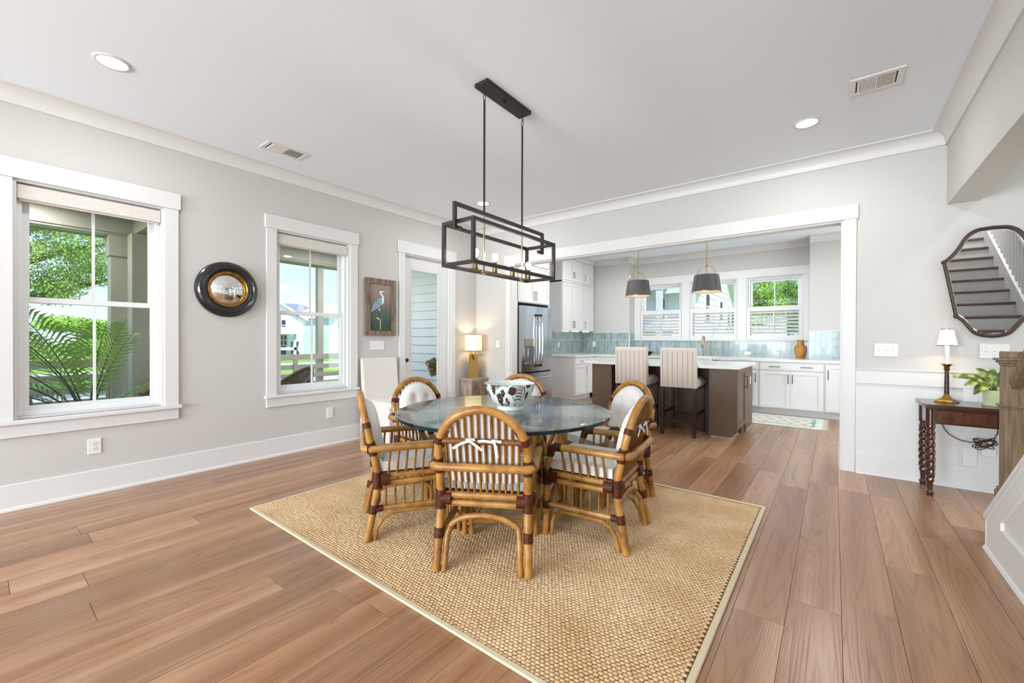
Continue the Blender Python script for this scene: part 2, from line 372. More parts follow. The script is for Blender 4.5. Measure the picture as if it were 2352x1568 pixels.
# ================================================================== THE SETTING
H = 3.05
def wall_boxes(mb, axis, a0, a1, t0, t1, openings, z0=0., z1=H):
    """wall along axis ('x' or 'y') from a0 to a1, thickness t0..t1, openings (b0,b1,zb,zt)"""
    def put(p0, p1, q0, q1):
        if p1-p0 < 1e-4 or q1-q0 < 1e-4: return
        if axis == 'x': mb.box(p0, p1, t0, t1, q0, q1)
        else: mb.box(t0, t1, p0, p1, q0, q1)
    cur = a0
    for (b0, b1, zb, zt) in sorted(openings):
        put(cur, b0, z0, z1); put(b0, b1, z0, zb); put(b0, b1, zt, z1); cur = b1
    put(cur, a1, z0, z1)
    return mb
W1 = (-4.935, -4.075, .65, 2.40); W2 = (-3.139, -2.288, .65, 2.405); D1 = (-1.465, -.595, 0., 2.43)
OX0, OX1, OZ = .73, 4.765, 2.40
KY, KW = 3.75, 4.05          # kitchen back wall and its recessed window bay
KB0, KB1 = 1.125, 4.36       # ends of the bay
KL = -.05                    # kitchen left wall
KWIN = ((1.262, 2.155), (2.311, 3.202), (3.358, 4.256)); KZ0, KZ1 = 1.25, 2.45
XR, YF = 7.55, -11.5
struct(wall_boxes(MB(), 'y', YF-.15, .0, -.15, 0, [W1, W2, D1]).build('wall_left', 'wall_paint', smooth=False))
wb = struct(wall_boxes(MB(), 'x', -.15, XR, 0, .13, [(OX0, OX1, 0, OZ)]).build('wall_back', 'wall_paint', smooth=False))
struct(wall_boxes(MB(), 'x', -.15, XR+.15, YF-.15, YF, [(.5, 2.9, .55, 2.5), (3.4, 5.8, .55, 2.5)]).build('wall_front', 'wall_paint', smooth=False))
struct(wall_boxes(MB(), 'y', YF, KW+.15, XR, XR+.15, [(.85, 2.95, .2, 2.4), (-1.25, -.25, .02, 2.4)]).build('wall_right', 'wall_paint', smooth=False))
wkl = struct(wall_boxes(MB(), 'y', .13, KY, KL-.12, KL, []).build('wall_kitchen_left', 'wall_paint', smooth=False))
mbk = MB(); mbk.box(KL-.12, KB0, KY, KW+.15, 0, H); mbk.box(KB1, XR, KY, KW+.15, 0, H)
wall_boxes(mbk, 'x', KB0, KB1, KW, KW+.15, [(a, b, KZ0, KZ1) for a, b in KWIN])
wkb = struct(mbk.build('wall_kitchen_back', 'wall_paint', smooth=False))
struct(MB().box(-.3, 5.645, YF-.3, KW+.3, H, H+.25).box(5.645, XR+.3, -3.3, KW+.3, H, H+.25).build('ceiling', 'ceiling_paint', smooth=False))
struct(MB().box(5.5, 5.645, YF-.15, -3.15, H+.25, 5.7).box(XR, XR+.15, YF-.15, -3.15, H, 5.7).box(5.645, XR, -3.3, -3.15, H+.25, 5.7).box(5.645, XR, YF-.15, YF, H, 5.7).build('wall_stairwell', 'wall_paint', smooth=False))
struct(MB().box(5.5, XR+.15, YF-.15, -3.15, 5.7, 5.85).build('ceiling_stairwell', 'ceiling_paint', smooth=False))
struct(MB().box(5.46, 5.645, YF, 0, 2.415, H).build('wall_beam', 'wall_paint', smooth=False))
# ---- floor: one object per plank
fl = struct(MB().box(-.15, XR+.1, YF-.1, KW+.1, -.06, -.010).build('floor', 'seam', smooth=False))
unit = MB().box(0, 1, 0, 1, 0, 1).mesh('plank', 'oak_plank', smooth=False)
rr = random.Random(5); x = 4.733; YV = -5.2; rest = MB()
while x > -.05: x -= .2
while x < XR:
    xa, xb = max(x, -.05), min(x+.2, XR); y = YF-rr.uniform(.1, 1.7)
    while y < KY:
        L = rr.choice((1.35, 1.6, 1.9, 2.1)); ya, yb = max(y, YF), min(y+L, KY)
        if yb-ya > .05:
            if yb > YV: p = obj('plank', unit, fl, (xa+.0009, ya+.0009, -.012)); p.scale = (xb-xa-.0018, yb-ya-.0018, .012)
            else: rest.box(xa+.0012, xb-.0012, ya+.0014, yb-.0014, -.012, 0)
        y += L
    x += .2
rest.build('planks_behind_view', 'oak_plank', fl, smooth=False)['kind'] = 'stuff'
# ---- crown moulding (cove)
def cove(sx):   # profile in (distance from wall, z)
    pts = [(0, 2.93), (.014, 2.93), (.014, 2.945)]
    for i in range(9):
        a = PI/2*i/8; pts.append((.014+.085*(1-math.cos(a)), 2.945+.092*math.sin(a)))
    pts += [(.105, 3.037), (.105, H), (0, H)]
    return [(sx*p, q) for p, q in pts]
def crown(n, axis, pos, sgn, a, b):
    prof = [(pos+p, q) for p, q in cove(sgn)]
    struct(MB().prism(prof, axis, a, b).build('trim_%d' % n, 'trim_paint', angle=35))
crown(1, 'y', 0, 1, YF, 0); crown(2, 'x', 0, -1, 0.002, 5.458); crown(3, 'y', 5.46, -1, YF, 0)
crown(4, 'x', KY, -1, .27, KB0); crown(5, 'x', KW, -1, KB0, KB1); crown(6, 'x', KY, -1, KB1, XR); crown(7, 'y', KB0, 1, KY-.105, KW)
# ---- baseboards with shoe
def base(n, axis, pos, sgn, a, b, h=.19):
    pr = [(0, 0), (sgn*.03, 0), (sgn*.03, .012), (sgn*.026, .02), (sgn*.016, .024), (sgn*.016, h-.004), (sgn*.012, h), (0, h)]
    struct(MB().prism([(pos+p, q) for p, q in pr], axis, a, b).build('baseboard_%s' % n, 'trim_paint', angle=35))
base('left', 'y', 0, 1, YF, -1.562); base('left_corner', 'y', 0, 1, -.498, -.001); base('back_corner', 'x', 0, -1, .001, .628)
base('back_right', 'x', 0, -1, 4.866, 5.7+1.8)
# ---- cased opening to the kitchen
tr = sroot('trim_8')
B('side_casing', 'trim_paint', tr, .635, OX0, -.02, 0, 0, OZ, c=.002); B('side_casing', 'trim_paint', tr, OX1, 4.862, -.02, 0, 0, OZ, c=.002)
B('head_casing', 'trim_paint', tr, .61, 4.875, -.027, 0, OZ, 2.54, c=.002)
B('jamb', 'trim_paint', tr, OX0-.001, OX0+.018, 0, .13, 0, OZ); B('jamb', 'trim_paint', tr, OX1-.018, OX1+.001, 0, .13, 0, OZ); B('jamb', 'trim_paint', tr, OX0+.018, OX1-.018, 0, .13, OZ-.018, OZ+.001)
for xx in (.635, OX1): B('side_casing', 'trim_paint', tr, xx, xx+.095, .13, .15, 0, OZ)
# ---- wainscot right of the opening
tw = sroot('trim_9')
B('backing_panel', 'trim_paint', tw, 4.863, XR, -.006, 0, .1, .9)
B('chair_rail', 'trim_paint', tw, 4.863, XR, -.02, 0, .847, .975, c=.002); B('rail_cap', 'trim_paint', tw, 4.863, XR, -.03, 0, .975, .985, c=.002)
for xa in (5.563, 6.55): B('stile', 'trim_paint', tw, xa, xa+.087, -.018, 0, .19, .847, c=.002)
# ---- windows -------------------------------------------------------
def sash(root, nm, xa, xb, za, zb, y, st=.042):
    mb = MB(); mb.cbox(xa, xa+st, y, y+.03, za, zb, .003); mb.cbox(xb-st, xb, y, y+.03, za, zb, .003)
    mb.cbox(xa+st, xb-st, y, y+.03, za, za+st, .003); mb.cbox(xa+st, xb-st, y, y+.03, zb-st, zb, .003)
    s = mb.build(nm, 'vinyl', root, smooth=False); xm = (xa+xb)/2
    B('muntin', 'vinyl', s, xm-.009, xm+.009, y+.008, y+.022, za+st, zb-st)
    for (p, q) in ((xa+st-.004, xm-.008), (xm+.008, xb-st+.004)): B('pane', 'window_glass', s, p, q, y+.013, y+.016, za+st-.004, zb-st+.004)
    return s
def window(n, loc, rz, w, z0, z1, zm, casing=True, depth=.15):
    r = sroot('window_%d' % n, loc, rz)
    for s in (-1, 1):
        xa = s*w/2
        B('jamb', 'trim_paint', r, min(xa, xa-s*.018), max(xa, xa-s*.018), 0, depth, z0, z1)
    B('jamb', 'trim_paint', r, -w/2+.018, w/2-.018, 0, depth, z1-.018, z1); B('jamb', 'trim_paint', r, -w/2+.018, w/2-.018, .02, depth, z0, z0+.018)
    a, b = -w/2+.018, w/2-.018
    mb = MB()
    for (p, q) in ((a, a+.028), (b-.028, b)): mb.cbox(p, q, .05, depth+.02, z0+.018, z1-.018, .003)
    mb.cbox(a+.028, b-.028, .05, depth+.02, z1-.05, z1-.018, .003); mb.cbox(a+.028, b-.028, .05, depth+.02, z0+.018, z0+.05, .003)
    mb.build('window_frame', 'vinyl', r, smooth=False)
    sash(r, 'upper_sash', a+.026, b-.026, zm-.02, z1-.048, .11); sash(r, 'lower_sash', a+.020, b-.020, z0+.046, zm+.022, .068)
    if casing:
        cw = .1
        for s in (-1, 1):
            xa = s*w/2; B('side_casing', 'trim_paint', r, min(xa, xa+s*cw), max(xa, xa+s*cw), -.02, 0, z0, z1, c=.002)
        B('head_casing', 'trim_paint', r, -w/2-cw-.014, w/2+cw+.014, -.028, 0, z1, z1+.142, c=.002)
        B('sill', 'trim_paint', r, -w/2-cw-.018, w/2+cw+.018, -.05, .05, z0-.03, z0, c=.004)
        B('apron', 'trim_paint', r, -w/2-cw, w/2+cw, -.02, 0, z0-.125, z0-.03, c=.002)
    return r
def roller(label, loc, rz, w, z0, z1):
    t = thing('roller_shade', label, 'window shade', loc, rz, 'roller shades on the left wall windows')
    B('fabric_valance', 'shade_fabric', t, -w/2+.02, w/2-.02, .008, .04, z0, z1-.012, c=.006); B('head_rail', 'vinyl', t, -w/2+.019, w/2-.019, .04, .05, z0+.02, z1-.02)
    B('hem_bar', 'shade_fabric', t, -w/2+.03, w/2-.03, .02, .034, z0-.012, z0, c=.003)
for n, q in ((1, W1), (2, W2)):
    yc = (q[0]+q[1])/2; window(n, (0, yc, 0), PI/2, q[1]-q[0], q[2], q[3], 1.53)
    roller(('rolled-up woven fabric shade at the top of the large porch window at the left edge',
            'rolled-up woven fabric shade at the top of the window beside the heron picture')[n-1], (0, yc, 0), PI/2, q[1]-q[0], 2.262, q[3]-.02)
for i, (a, b) in enumerate(KWIN):
    r = window(3+i, ((a+b)/2, KW, 0), 0, b-a, KZ0, KZ1, 1.87, casing=False)
tk = sroot('trim_10')
cuts = [KB0+.002]+[v for p in KWIN for v in p]+[KB1-.002]
for i in range(0, 8, 2): B('side_casing', 'trim_paint', tk, cuts[i], cuts[i+1], KW-.02, KW, KZ0, KZ1, c=.002)
B('head_casing', 'trim_paint', tk, KB0+.002, KB1-.002, KW-.026, KW, KZ1, 2.60, c=.002); B('sill', 'trim_paint', tk, KB0+.002, KB1-.002, KW-.04, KW+.05, KZ0-.022, KZ0, c=.003)
# unseen rear window frames, added around the fill lights behind the camera
for n, (a, b) in ((6, (.5, 2.9)), (7, (3.4, 5.8))):
    r = sroot('window_%d' % n, ((a+b)/2, YF, 0), PI); w_ = b-a
    for xm in (-w_/2, -w_/6, w_/6, w_/2): B('side_casing', 'trim_paint', r, xm-.05, xm+.05, -.02, .1, .55, 2.5)
    B('head_casing', 'trim_paint', r, -w_/2-.1, w_/2+.1, -.02, .1, 2.45, 2.6); B('sill', 'trim_paint', r, -w_/2-.1, w_/2+.1, -.05, .1, .5, .55)
r = sroot('window_8', (XR, 1.9, 0), -PI/2)  # unseen window frame, added around the kitchen side fill
for xm in (-1.05, 0, 1.05): B('side_casing', 'trim_paint', r, xm-.05, xm+.05, -.02, .1, .2, 2.4)
B('head_casing', 'trim_paint', r, -1.15, 1.15, -.02, .1, 2.35, 2.5); B('sill', 'trim_paint', r, -1.15, 1.15, -.04, .1, .15, .2)
r = sroot('added_door_2', (XR, -.75, 0), -PI/2)  # unseen glazed door frame, added around the hall fill
for xm in (-.45, .45): B('stile', 'trim_paint', r, xm-.05, xm+.05, -.02, .1, 0, 2.4)
B('top_rail', 'trim_paint', r, -.4, .4, -.02, .1, 2.3, 2.4); B('bottom_rail', 'trim_paint', r, -.4, .4, -.02, .1, .02, .25)
# ---- glazed door on the left wall
dr = sroot('door_1', (0, (D1[0]+D1[1])/2, 0), PI/2); dw = D1[1]-D1[0]
for s in (-1, 1):
    xa = s*dw/2; B('side_casing', 'trim_paint', dr, min(xa, xa+s*.095), max(xa, xa+s*.095), -.02, 0, 0, D1[3], c=.002)
    B('jamb', 'trim_paint', dr, min(xa, xa-s*.02), max(xa, xa-s*.02), 0, .15, 0, D1[3])
B('head_casing', 'trim_paint', dr, -dw/2-.112, dw/2+.112, -.028, 0, D1[3], D1[3]+.165, c=.002); B('jamb', 'trim_paint', dr, -dw/2+.02, dw/2-.02, 0, .15, D1[3]-.02, D1[3])
a, b = -dw/2+.022, dw/2-.022
B('stile', 'trim_paint', dr, a, a+.12, .045, .09, .01, D1[3]-.022, c=.003); B('stile', 'trim_paint', dr, b-.18, b, .045, .09, .01, D1[3]-.022, c=.003)
B('top_rail', 'trim_paint', dr, a+.12, b-.18, .045, .09, 2.24, D1[3]-.022, c=.003); B('bottom_rail', 'trim_paint', dr, a+.12, b-.18, .045, .09, .01, .28, c=.003)
g = B('pane', 'window_glass', dr, a+.118, b-.178, .062, .068, .278, 2.242)
mb = MB()
for (p, q, zz0, zz1) in ((a+.12, a+.138, .28, 2.24), (b-.198, b-.18, .28, 2.24), (a+.12, b-.18, .28, .298), (a+.12, b-.18, 2.222, 2.24)): mb.cbox(p, q, .038, .05, zz0, zz1, .003)
mb.build('glazing_bead', 'trim_paint', dr, smooth=False)
for zz in (.95,):
    MB().lathe([(0, 0), (.026, 0), (.026, -.008), (.012, -.014), (.012, -.03), (0, -.03)], 14, (a+.06, .045, zz), 'y').build('deadbolt' if zz > 1 else 'door_handle', 'black_metal', dr)
# ================================================================== KITCHEN
def pull(parent, x, y, z, L=.13, vert=True, m='nickel'):
    """bar pull, local frame: front is -y"""
    mb = MB(); d = .03
    if vert:
        mb.cbox(x-.006, x+.006, y-d, y-d+.010, z-L/2, z+L/2, .002)
        for s in (-1, 1): mb.box(x-.005, x+.005, y-d+.008, y, z+s*(L/2-.008)-.005, z+s*(L/2-.008)+.005)
    else:
        mb.cbox(x-L/2, x+L/2, y-d, y-d+.010, z-.006, z+.006, .002)
        for s in (-1, 1): mb.box(x+s*(L/2-.008)-.005, x+s*(L/2-.008)+.005, y-d+.008, y, z-.005, z+.005)
    return mb.build('handle', m, parent, smooth=False)
def shaker(parent, name, x0, x1, z0, z1, y=0., t=.02, st=.057, m='cabinet_paint'):
    mb = MB(); g = .0015; x0 += g; x1 -= g; z0 += g; z1 -= g
    mb.cbox(x0, x0+st, y-t, y, z0, z1, .0015); mb.cbox(x1-st, x1, y-t, y, z0, z1, .0015)
    mb.cbox(x0+st, x1-st, y-t, y, z0, z0+st, .0015); mb.cbox(x0+st, x1-st, y-t, y, z1-st, z1, .0015)
    mb.box(x0+st-.002, x1-st+.002, y-t*.45, y, z0+st-.002, z1-st+.002)
    return mb.build(name, m, parent, smooth=False)
def flat(parent, name, x0, x1, z0, z1, y=0., t=.02, m='cabinet_paint'):
    return B(name, m, parent, x0+.0015, x1-.0015, y-t, y, z0+.0015, z1-.0015, c=.003)
def base_cab(label, loc, rz, w, d, doors=2, drawer=True, hm='handle_dark', group='white base cabinets', tall_left=False, ztop=.884):
    t = thing('base_cabinet', label, 'cabinet', loc, rz, group)
    B('body', 'cabinet_paint', t, 0, w, 0, d, .105, ztop); B('toe_kick', 'cabinet_paint', t, .016, w, .075, .09, 0, .105); B('end_panel', 'cabinet_paint', t, 0, .016, .075, d, 0, .105)
    zt = .735 if drawer else ztop-.022
    n = doors; dwid = (w-.03)/n
    for i in range(n):
        xa = .015+i*dwid; dd = shaker(t, 'door', xa, xa+dwid, .12, zt)
        if n == 2: hx = xa+dwid-.03 if i == 0 else xa+.03
        else: hx = xa+.03 if tall_left else xa+dwid-.03
        pull(dd, hx, -.02, zt-.13 if drawer else zt-.16, .15, True, hm)
    if drawer:
        q = flat(t, 'drawer', .015, w-.015, .745, .862)
        if w > .75:
            for f in (.25, .75): pull(q, .015+(w-.03)*f, -.02, .805, .16, False, hm)
        else: pull(q, w/2, -.02, .805, .13, False, hm)
    return t
FY = 3.12; dep = KY-FY-.002
base_cab('white base cabinet with two doors under one wide drawer, right of the island', (3.685, FY, 0), 0, .90, dep)
base_cab('white corner base cabinet with one tall door, cut off by the opening\'s right casing', (4.586, FY, 0), 0, .63, dep, 1, False, tall_left=True)
base_cab('white base cabinet mostly hidden behind the right end of the island', (3.052, FY, 0), 0, .632, dep, 1, True)
base_cab('white cabinet under the farmhouse sink behind the bar stools', (2.15, FY, 0), 0, .90, dep, 2, False, ztop=.655)
dwsh = thing('dishwasher', 'white dishwasher with a black control strip, seen between the two bar stools', 'dishwasher', (1.53, FY, 0))
B('body', 'cabinet_paint', dwsh, 0, .6, 0, dep, .105, .884); B('door_panel', 'cabinet_paint', dwsh, .003, .597, -.02, 0, .12, .845, c=.003); B('control_strip', 'dark_gap', dwsh, .003, .597, -.018, 0, .848, .875); B('toe_kick', 'cabinet_paint', dwsh, 0, .6, .075, .09, 0, .105)
base_cab('white base cabinet with drawers on the back wall near the kitchen corner', (.572, FY, 0), 0, .95, dep, 2, True, 'nickel')
lw = .60-KL-.03
base_cab('white base cabinet with one drawer and one door, its side panel facing the dining room', (.57, 2.30, 0), PI/2, .50, .57-KL-.002, 1, True, 'nickel', 'white base cabinets on the left kitchen wall')
base_cab('white base cabinet in the left kitchen corner, half hidden by the island', (.57, 2.801, 0), PI/2, .315, .57-KL-.002, 1, False, 'nickel', 'white base cabinets on the left kitchen wall')
# worktop: one continuous L, cut out for the sink
mb = MB(); z0, z1 = .885, .925
mb.cbox(KL+.002, .60, 2.28, 3.09, z0, z1, .004); mb.cbox(KL+.002, 2.25, 3.09, KY-.002, z0, z1, .004); mb.cbox(2.25, 2.95, 3.52, KY-.002, z0, z1, .004)
mb.cbox(2.95, 5.24, 3.09, KY-.002, z0, z1, .004); mb.cbox(KB0+.003, KB1-.003, KY-.002, KW-.003, z0, z1, .002)
ctop = tag(mb.build('countertop', 'quartz', None, smooth=False), 'white quartz countertop running in an L along the kitchen walls', 'countertop')
sk = thing('farmhouse_sink', 'white apron-front farmhouse sink under the middle kitchen window', 'sink', (2.255, 3.055, 0))
mb = MB(); mb.cbox(0, .69, 0, .03, .66, .935, .01); mb.cbox(0, .03, .03, .46, .66, .935, .006); mb.cbox(.66, .69, .03, .46, .66, .935, .006); mb.cbox(.03, .66, .43, .46, .66, .935, .006)
mb.build('basin_walls', 'plastic_white', sk, smooth=False); B('basin_floor', 'plastic_white', sk, .03, .66, .03, .43, .66, .68)
fa = thing('faucet', 'tall brushed nickel pull-down kitchen faucet behind the sink', 'faucet', (2.70, 3.62, .925))
MB().lathe([(.028, 0), (.028, .01), (.022, .02), (.021, .13), (.018, .14), (.016, .2)], 14).build('base', 'nickel', fa)
pts = [(0, 0, .2)]+[(0, -.075+.075*math.cos(t), .32+.075*math.sin(t)) for t in [PI*i/10 for i in range(11)]]+[(0, -.15, .27)]
MB().tube(pts, [.013]*11+[.014, .018], 10).build('spout', 'nickel', fa)
MB().lathe([(.016, .17), (.02, .18), (.02, .27), (.014, .275)], 12, (0, -.15, 0)).build('spray_head', 'nickel', fa)
MB().tube([(.018, 0, .10), (.05, 0, .105), (.095, 0, .125)], [.011, .008, .007], 8).build('lever', 'nickel', fa)
# upper cabinets on the left kitchen wall
def upper(label, y0, w, n, side):
    t = thing('upper_cabinet', label, 'cabinet', (.26, y0, 0), PI/2, 'white upper cabinets on the left kitchen wall'); d = .26-KL-.002
    B('body', 'cabinet_paint', t, 0, w, 0, d, 1.43, 3.048); B('mid_rail', 'cabinet_paint', t, 0, w, -.024, d, 2.44, 2.478, c=.004); dw_ = (w-.02)/n
    for i in range(n):
        xa = .01+i*dw_
        lo_ = shaker(t, 'door', xa, xa+dw_, 1.435, 2.435); hi_ = shaker(t, 'upper_door', xa, xa+dw_, 2.485, 2.935)
        hx = (xa+dw_-.028 if i == 0 else xa+.028) if n == 2 else xa+.03
        pull(lo_, hx, -.02, 1.57, .15); pull(hi_, hx, -.02, 2.62, .12)
    prof = [(0, 2.95), (-.02, 2.95)]+[(-.02-.06*(1-math.cos(PI/2*i/6)), 2.97+.06*math.sin(PI/2*i/6)) for i in range(7)]+[(-.085, 3.048), (0, 3.048)]
    MB().prism(prof, 'x', 0, w).build('crown', 'cabinet_paint', t)
    for f in ((.15, .42), (.62, .9)) if n == 2 else ((.25, .75),): B('light_strip', 'led_strip', t, w*f[0], w*f[1], .05, .075, 1.418, 1.43)
    return t
upper('white upper cabinet with paired doors next to the fridge side of the kitchen', 2.30, .92, 2, 0)
upper('white single-door upper cabinet in the kitchen corner', 3.222, .50, 1, 1)
# fridge surround and the cabinet above it
fs = thing('fridge_surround', 'tall white cabinet surround with doors above the refrigerator', 'cabinet', (.66, .134, 0), PI/2)
d = .66-KL-.002
B('side_panel', 'cabinet_paint', fs, 0, .02, 0, d, 0, 3.048); B('filler_stile', 'cabinet_paint', fs, .02, .126, -.002, .03, 0, 1.85); B('side_panel', 'cabinet_paint', fs, 1.05, 1.075, 0, d, 0, 3.048)
B('body', 'cabinet_paint', fs, .0205, 1.0495, .001, d, 1.85, 3.048); B('cavity_shade', 'dark_gap', fs, .127, .135, .01, d, 0, 1.84); B('cavity_shade', 'dark_gap', fs, .135, 1.048, .02, d, 1.822, 1.848)  # dark sheets stand in for shade in the gap around the fridge
for i in range(2):
    xa = .115+i*.465; lo_ = shaker(fs, 'door', xa, xa+.462, 1.862, 2.435); hi_ = shaker(fs, 'upper_door', xa, xa+.462, 2.485, 2.935)
    hx = xa+.462-.03 if i == 0 else xa+.03; pull(lo_, hx, -.02, 1.98, .15); pull(hi_, hx, -.02, 2.60, .12)
B('mid_rail', 'cabinet_paint', fs, 0, 1.075, -.012, .0, 2.44, 2.478, c=.004)
prof = [(0, 2.95), (-.02, 2.95)]+[(-.02-.06*(1-math.cos(PI/2*i/6)), 2.97+.06*math.sin(PI/2*i/6)) for i in range(7)]+[(-.085, 3.048), (0, 3.048)]
MB().prism(prof, 'x', 0, 1.075).build('crown', 'cabinet_paint', fs)
# refrigerator (front at local y=0, faces +x)
rf = thing('refrigerator', 'stainless steel French-door refrigerator with water dispenser', 'refrigerator', (.74, .275, 0), PI/2); w_ = .90
B('body', 'black_metal', rf, .012, w_-.012, .075, .77, .03, 1.765); 
def curved(x0, x1, za, zb, t=.075, bow=.014, n=8):
    mb = MB(); poly = [(x0, t), (x0, .012)]
    for i in range(n+1):
        f = i/n; xx = x0+(x1-x0)*f; g = (xx-w_/2)/(w_/2); poly.append((xx, -bow*(1-g*g)+.006))
    poly += [(x1, .012), (x1, t)]
    return mb.prism(poly, 'z', za, zb)
dl = curved(0, w_/2-.002, .715, 1.795).build('left_door', 'steel', rf, angle=30); drr = curved(w_/2+.002, w_, .715, 1.795).build('right_door', 'steel', rf, angle=30)
fz = curved(0, w_, .06, .69).build('freezer_drawer', 'steel', rf, angle=30)
B('door_gasket', 'dark_gap', rf, .01, w_-.01, .02, .07, .69, .715); B('kick_grille', 'dark_gap', rf, .02, w_-.02, .05, .07, 0, .058)
for dd, s in ((dl, -1), (drr, 1)):
    xx = w_/2+s*.04; pts = [(xx, -.012, .80), (xx, -.05, .83), (xx+s*.004, -.062, 1.0), (xx+s*.006, -.066, 1.22), (xx+s*.004, -.062, 1.45), (xx, -.05, 1.63), (xx, -.012, 1.66)]
    MB().tube(pts, .013, 10).build('handle', 'chrome', dd)
    for zz in (.81, 1.65): MB().cbox(xx-.016, xx+.016, -.058, -.008, zz-.022, zz+.022, .006)  .build('handle_mount', 'bronze', dd, smooth=False)
pts = [(.09, -.012, .60), (.11, -.055, .61), (.3, -.068, .612), (.6, -.068, .612), (.79, -.055, .61), (.81, -.012, .60)]
MB().tube(pts, .014, 10).build('handle', 'chrome', fz)
B('dispenser_recess', 'dispenser_grey', dl, .10, .33, -.012, .0, .87, 1.13, c=.003); B('dispenser_panel', 'nickel', dl, .085, .345, -.016, -.002, 1.13, 1.265, c=.004); B('drip_tray', 'nickel', dl, .085, .345, -.022, -.004, .845, .872, c=.003); B('paddle', 'chrome', dl, .13, .165, -.02, -.008, .96, 1.11, c=.003)
B('badge', 'dispenser_grey', drr, .82, .835, -.004, .004, 1.66, 1.675)
# island
isl = thing('kitchen_island', 'dark brown kitchen island with a white top and an open knee space for stools', 'kitchen island', (1.755, .72, 0)); iw = 3.75-1.755
B('left_end_panel', 'island_wood', isl, 0, .30, 0, 1.19, 0, .885, c=.002)
B('front_edge_strip', 'island_wood', isl, .30, .318, 0, .03, 0, .885)
B('knee_back_panel', 'island_wood', isl, .318, 1.67, .42, .44, .0, .885); B('body', 'island_wood', isl, .318, iw-.02, .44, 1.19, .0, .885)
mb = MB(); mb.prism([(1.685, 0), (iw-.075, 0), (iw-.075, .10), (iw, .10), (iw, .885), (1.685, .885)], 'y', 0, .035).build('right_front_panel', 'island_wood', isl, smooth=False)
B('right_cabinet_box', 'island_wood', isl, 1.69, iw-.022, .035, .60, .10, .885); B('toe_kick', 'espresso', isl, 1.70, iw-.075, .035, .61, 0, .10)
B('front_edge_strip', 'island_wood', isl, 1.667, 1.685, -.004, .03, 0, .885)
B('right_end_panel', 'island_wood', isl, iw-.02, iw, .61, 1.19, 0, .885, c=.002)
mb = MB(); x0_ = iw-.022; g = .06
mb.cbox(x0_, iw, .045, .045+g, .11, .87, .002); mb.cbox(x0_, iw, .60-g, .60, .11, .87, .002); mb.cbox(x0_, iw, .045+g, .60-g, .11, .11+g, .002); mb.cbox(x0_, iw, .045+g, .60-g, .87-g, .87, .002); mb.box(x0_, iw-.01, .1, .55, .16, .82)
ido = mb.build('door', 'island_wood', isl, smooth=False)
mb = MB(); mb.cbox(iw+.022, iw+.032, .565, .577, .60, .76, .002); mb.box(iw, iw+.024, .566, .576, .605, .615); mb.box(iw, iw+.024, .566, .576, .745, .755); mb.build('handle', 'handle_dark', ido, smooth=False)
B('outlet_plate', 'plastic_white', isl, iw, iw+.006, .93, 1.0, .62, .73, c=.002)
B('shoe_moulding', 'drift_wood', isl, iw, iw+.016, .61, 1.2, 0, .018); B('shoe_moulding', 'drift_wood', isl, 1.69, iw-.075, -.016, 0, 0, .018); B('shoe_moulding', 'drift_wood', isl, iw-.075, iw-.06, -.016, .6, 0, .016); B('shoe_moulding', 'drift_wood', isl, 0, .30, -.016, 0, 0, .018)
tag(MB().cbox(1.69, 3.79, .575, 1.95, .885, .925, .004).build('island_countertop', 'quartz', None, smooth=False), 'white quartz slab on top of the dark kitchen island', 'countertop')
# bar stools (front is +y)
def stool():
    t = thing('bar_stool', 'x', 'bar stool')
    for sx in (-1, 1):
        for sy, yy in ((-1, -.245), (1, .225)):
            mb = MB(); mb.prism([(sx*.2-.02, yy-.02), (sx*.2+.02, yy-.02), (sx*.2+.02, yy+.02), (sx*.2-.02, yy+.02)], 'z', 0, .63); mb.build('leg', 'espresso', t, smooth=False)
    for sx in (-1, 1): B('side_stretcher', 'espresso', t, sx*.2-.012, sx*.2+.012, -.225, .205, .27, .305)
    B('back_stretcher', 'espresso', t, -.18, .18, -.257, -.233, .17, .21); B('front_stretcher', 'espresso', t, -.18, .18, .212, .238, .20, .24)
    s = MB().cbox(-.225, .225, -.17, .26, .62, .745, .035).build('seat', 'stool_fabric', t)
    mb = MB(); N = 8
    poly = [(-.17, .63), (-.17, .74), (-.20, 1.10), (-.215, 1.14), (-.25, 1.145), (-.278, 1.13), (-.285, 1.10), (-.27, .64), (-.262, .63)]
    bk = MB().prism(poly, 'x', -.22, .22).build('backrest', 'stool_fabric', t, angle=50)
    for i in range(7):
        xx = -.19+i*.063; MB().prism([(-.2845, 1.10), (-.2865, 1.10), (-.2715, .65), (-.2695, .65)], 'x', xx-.0016, xx+.0016).build('stripe', 'stripe', bk, smooth=False)
    return t
s1 = stool(); s1['label'] = 'bar stool with striped linen back behind the glass table\'s right rear chair'; s1['group'] = 'bar stools at the island'; s1.location = (2.465, .735, 0)
s2 = copy_tree(s1, None, (3.098, .735, 0)); s2['label'] = 'bar stool with striped linen back standing nearest the island\'s right end'
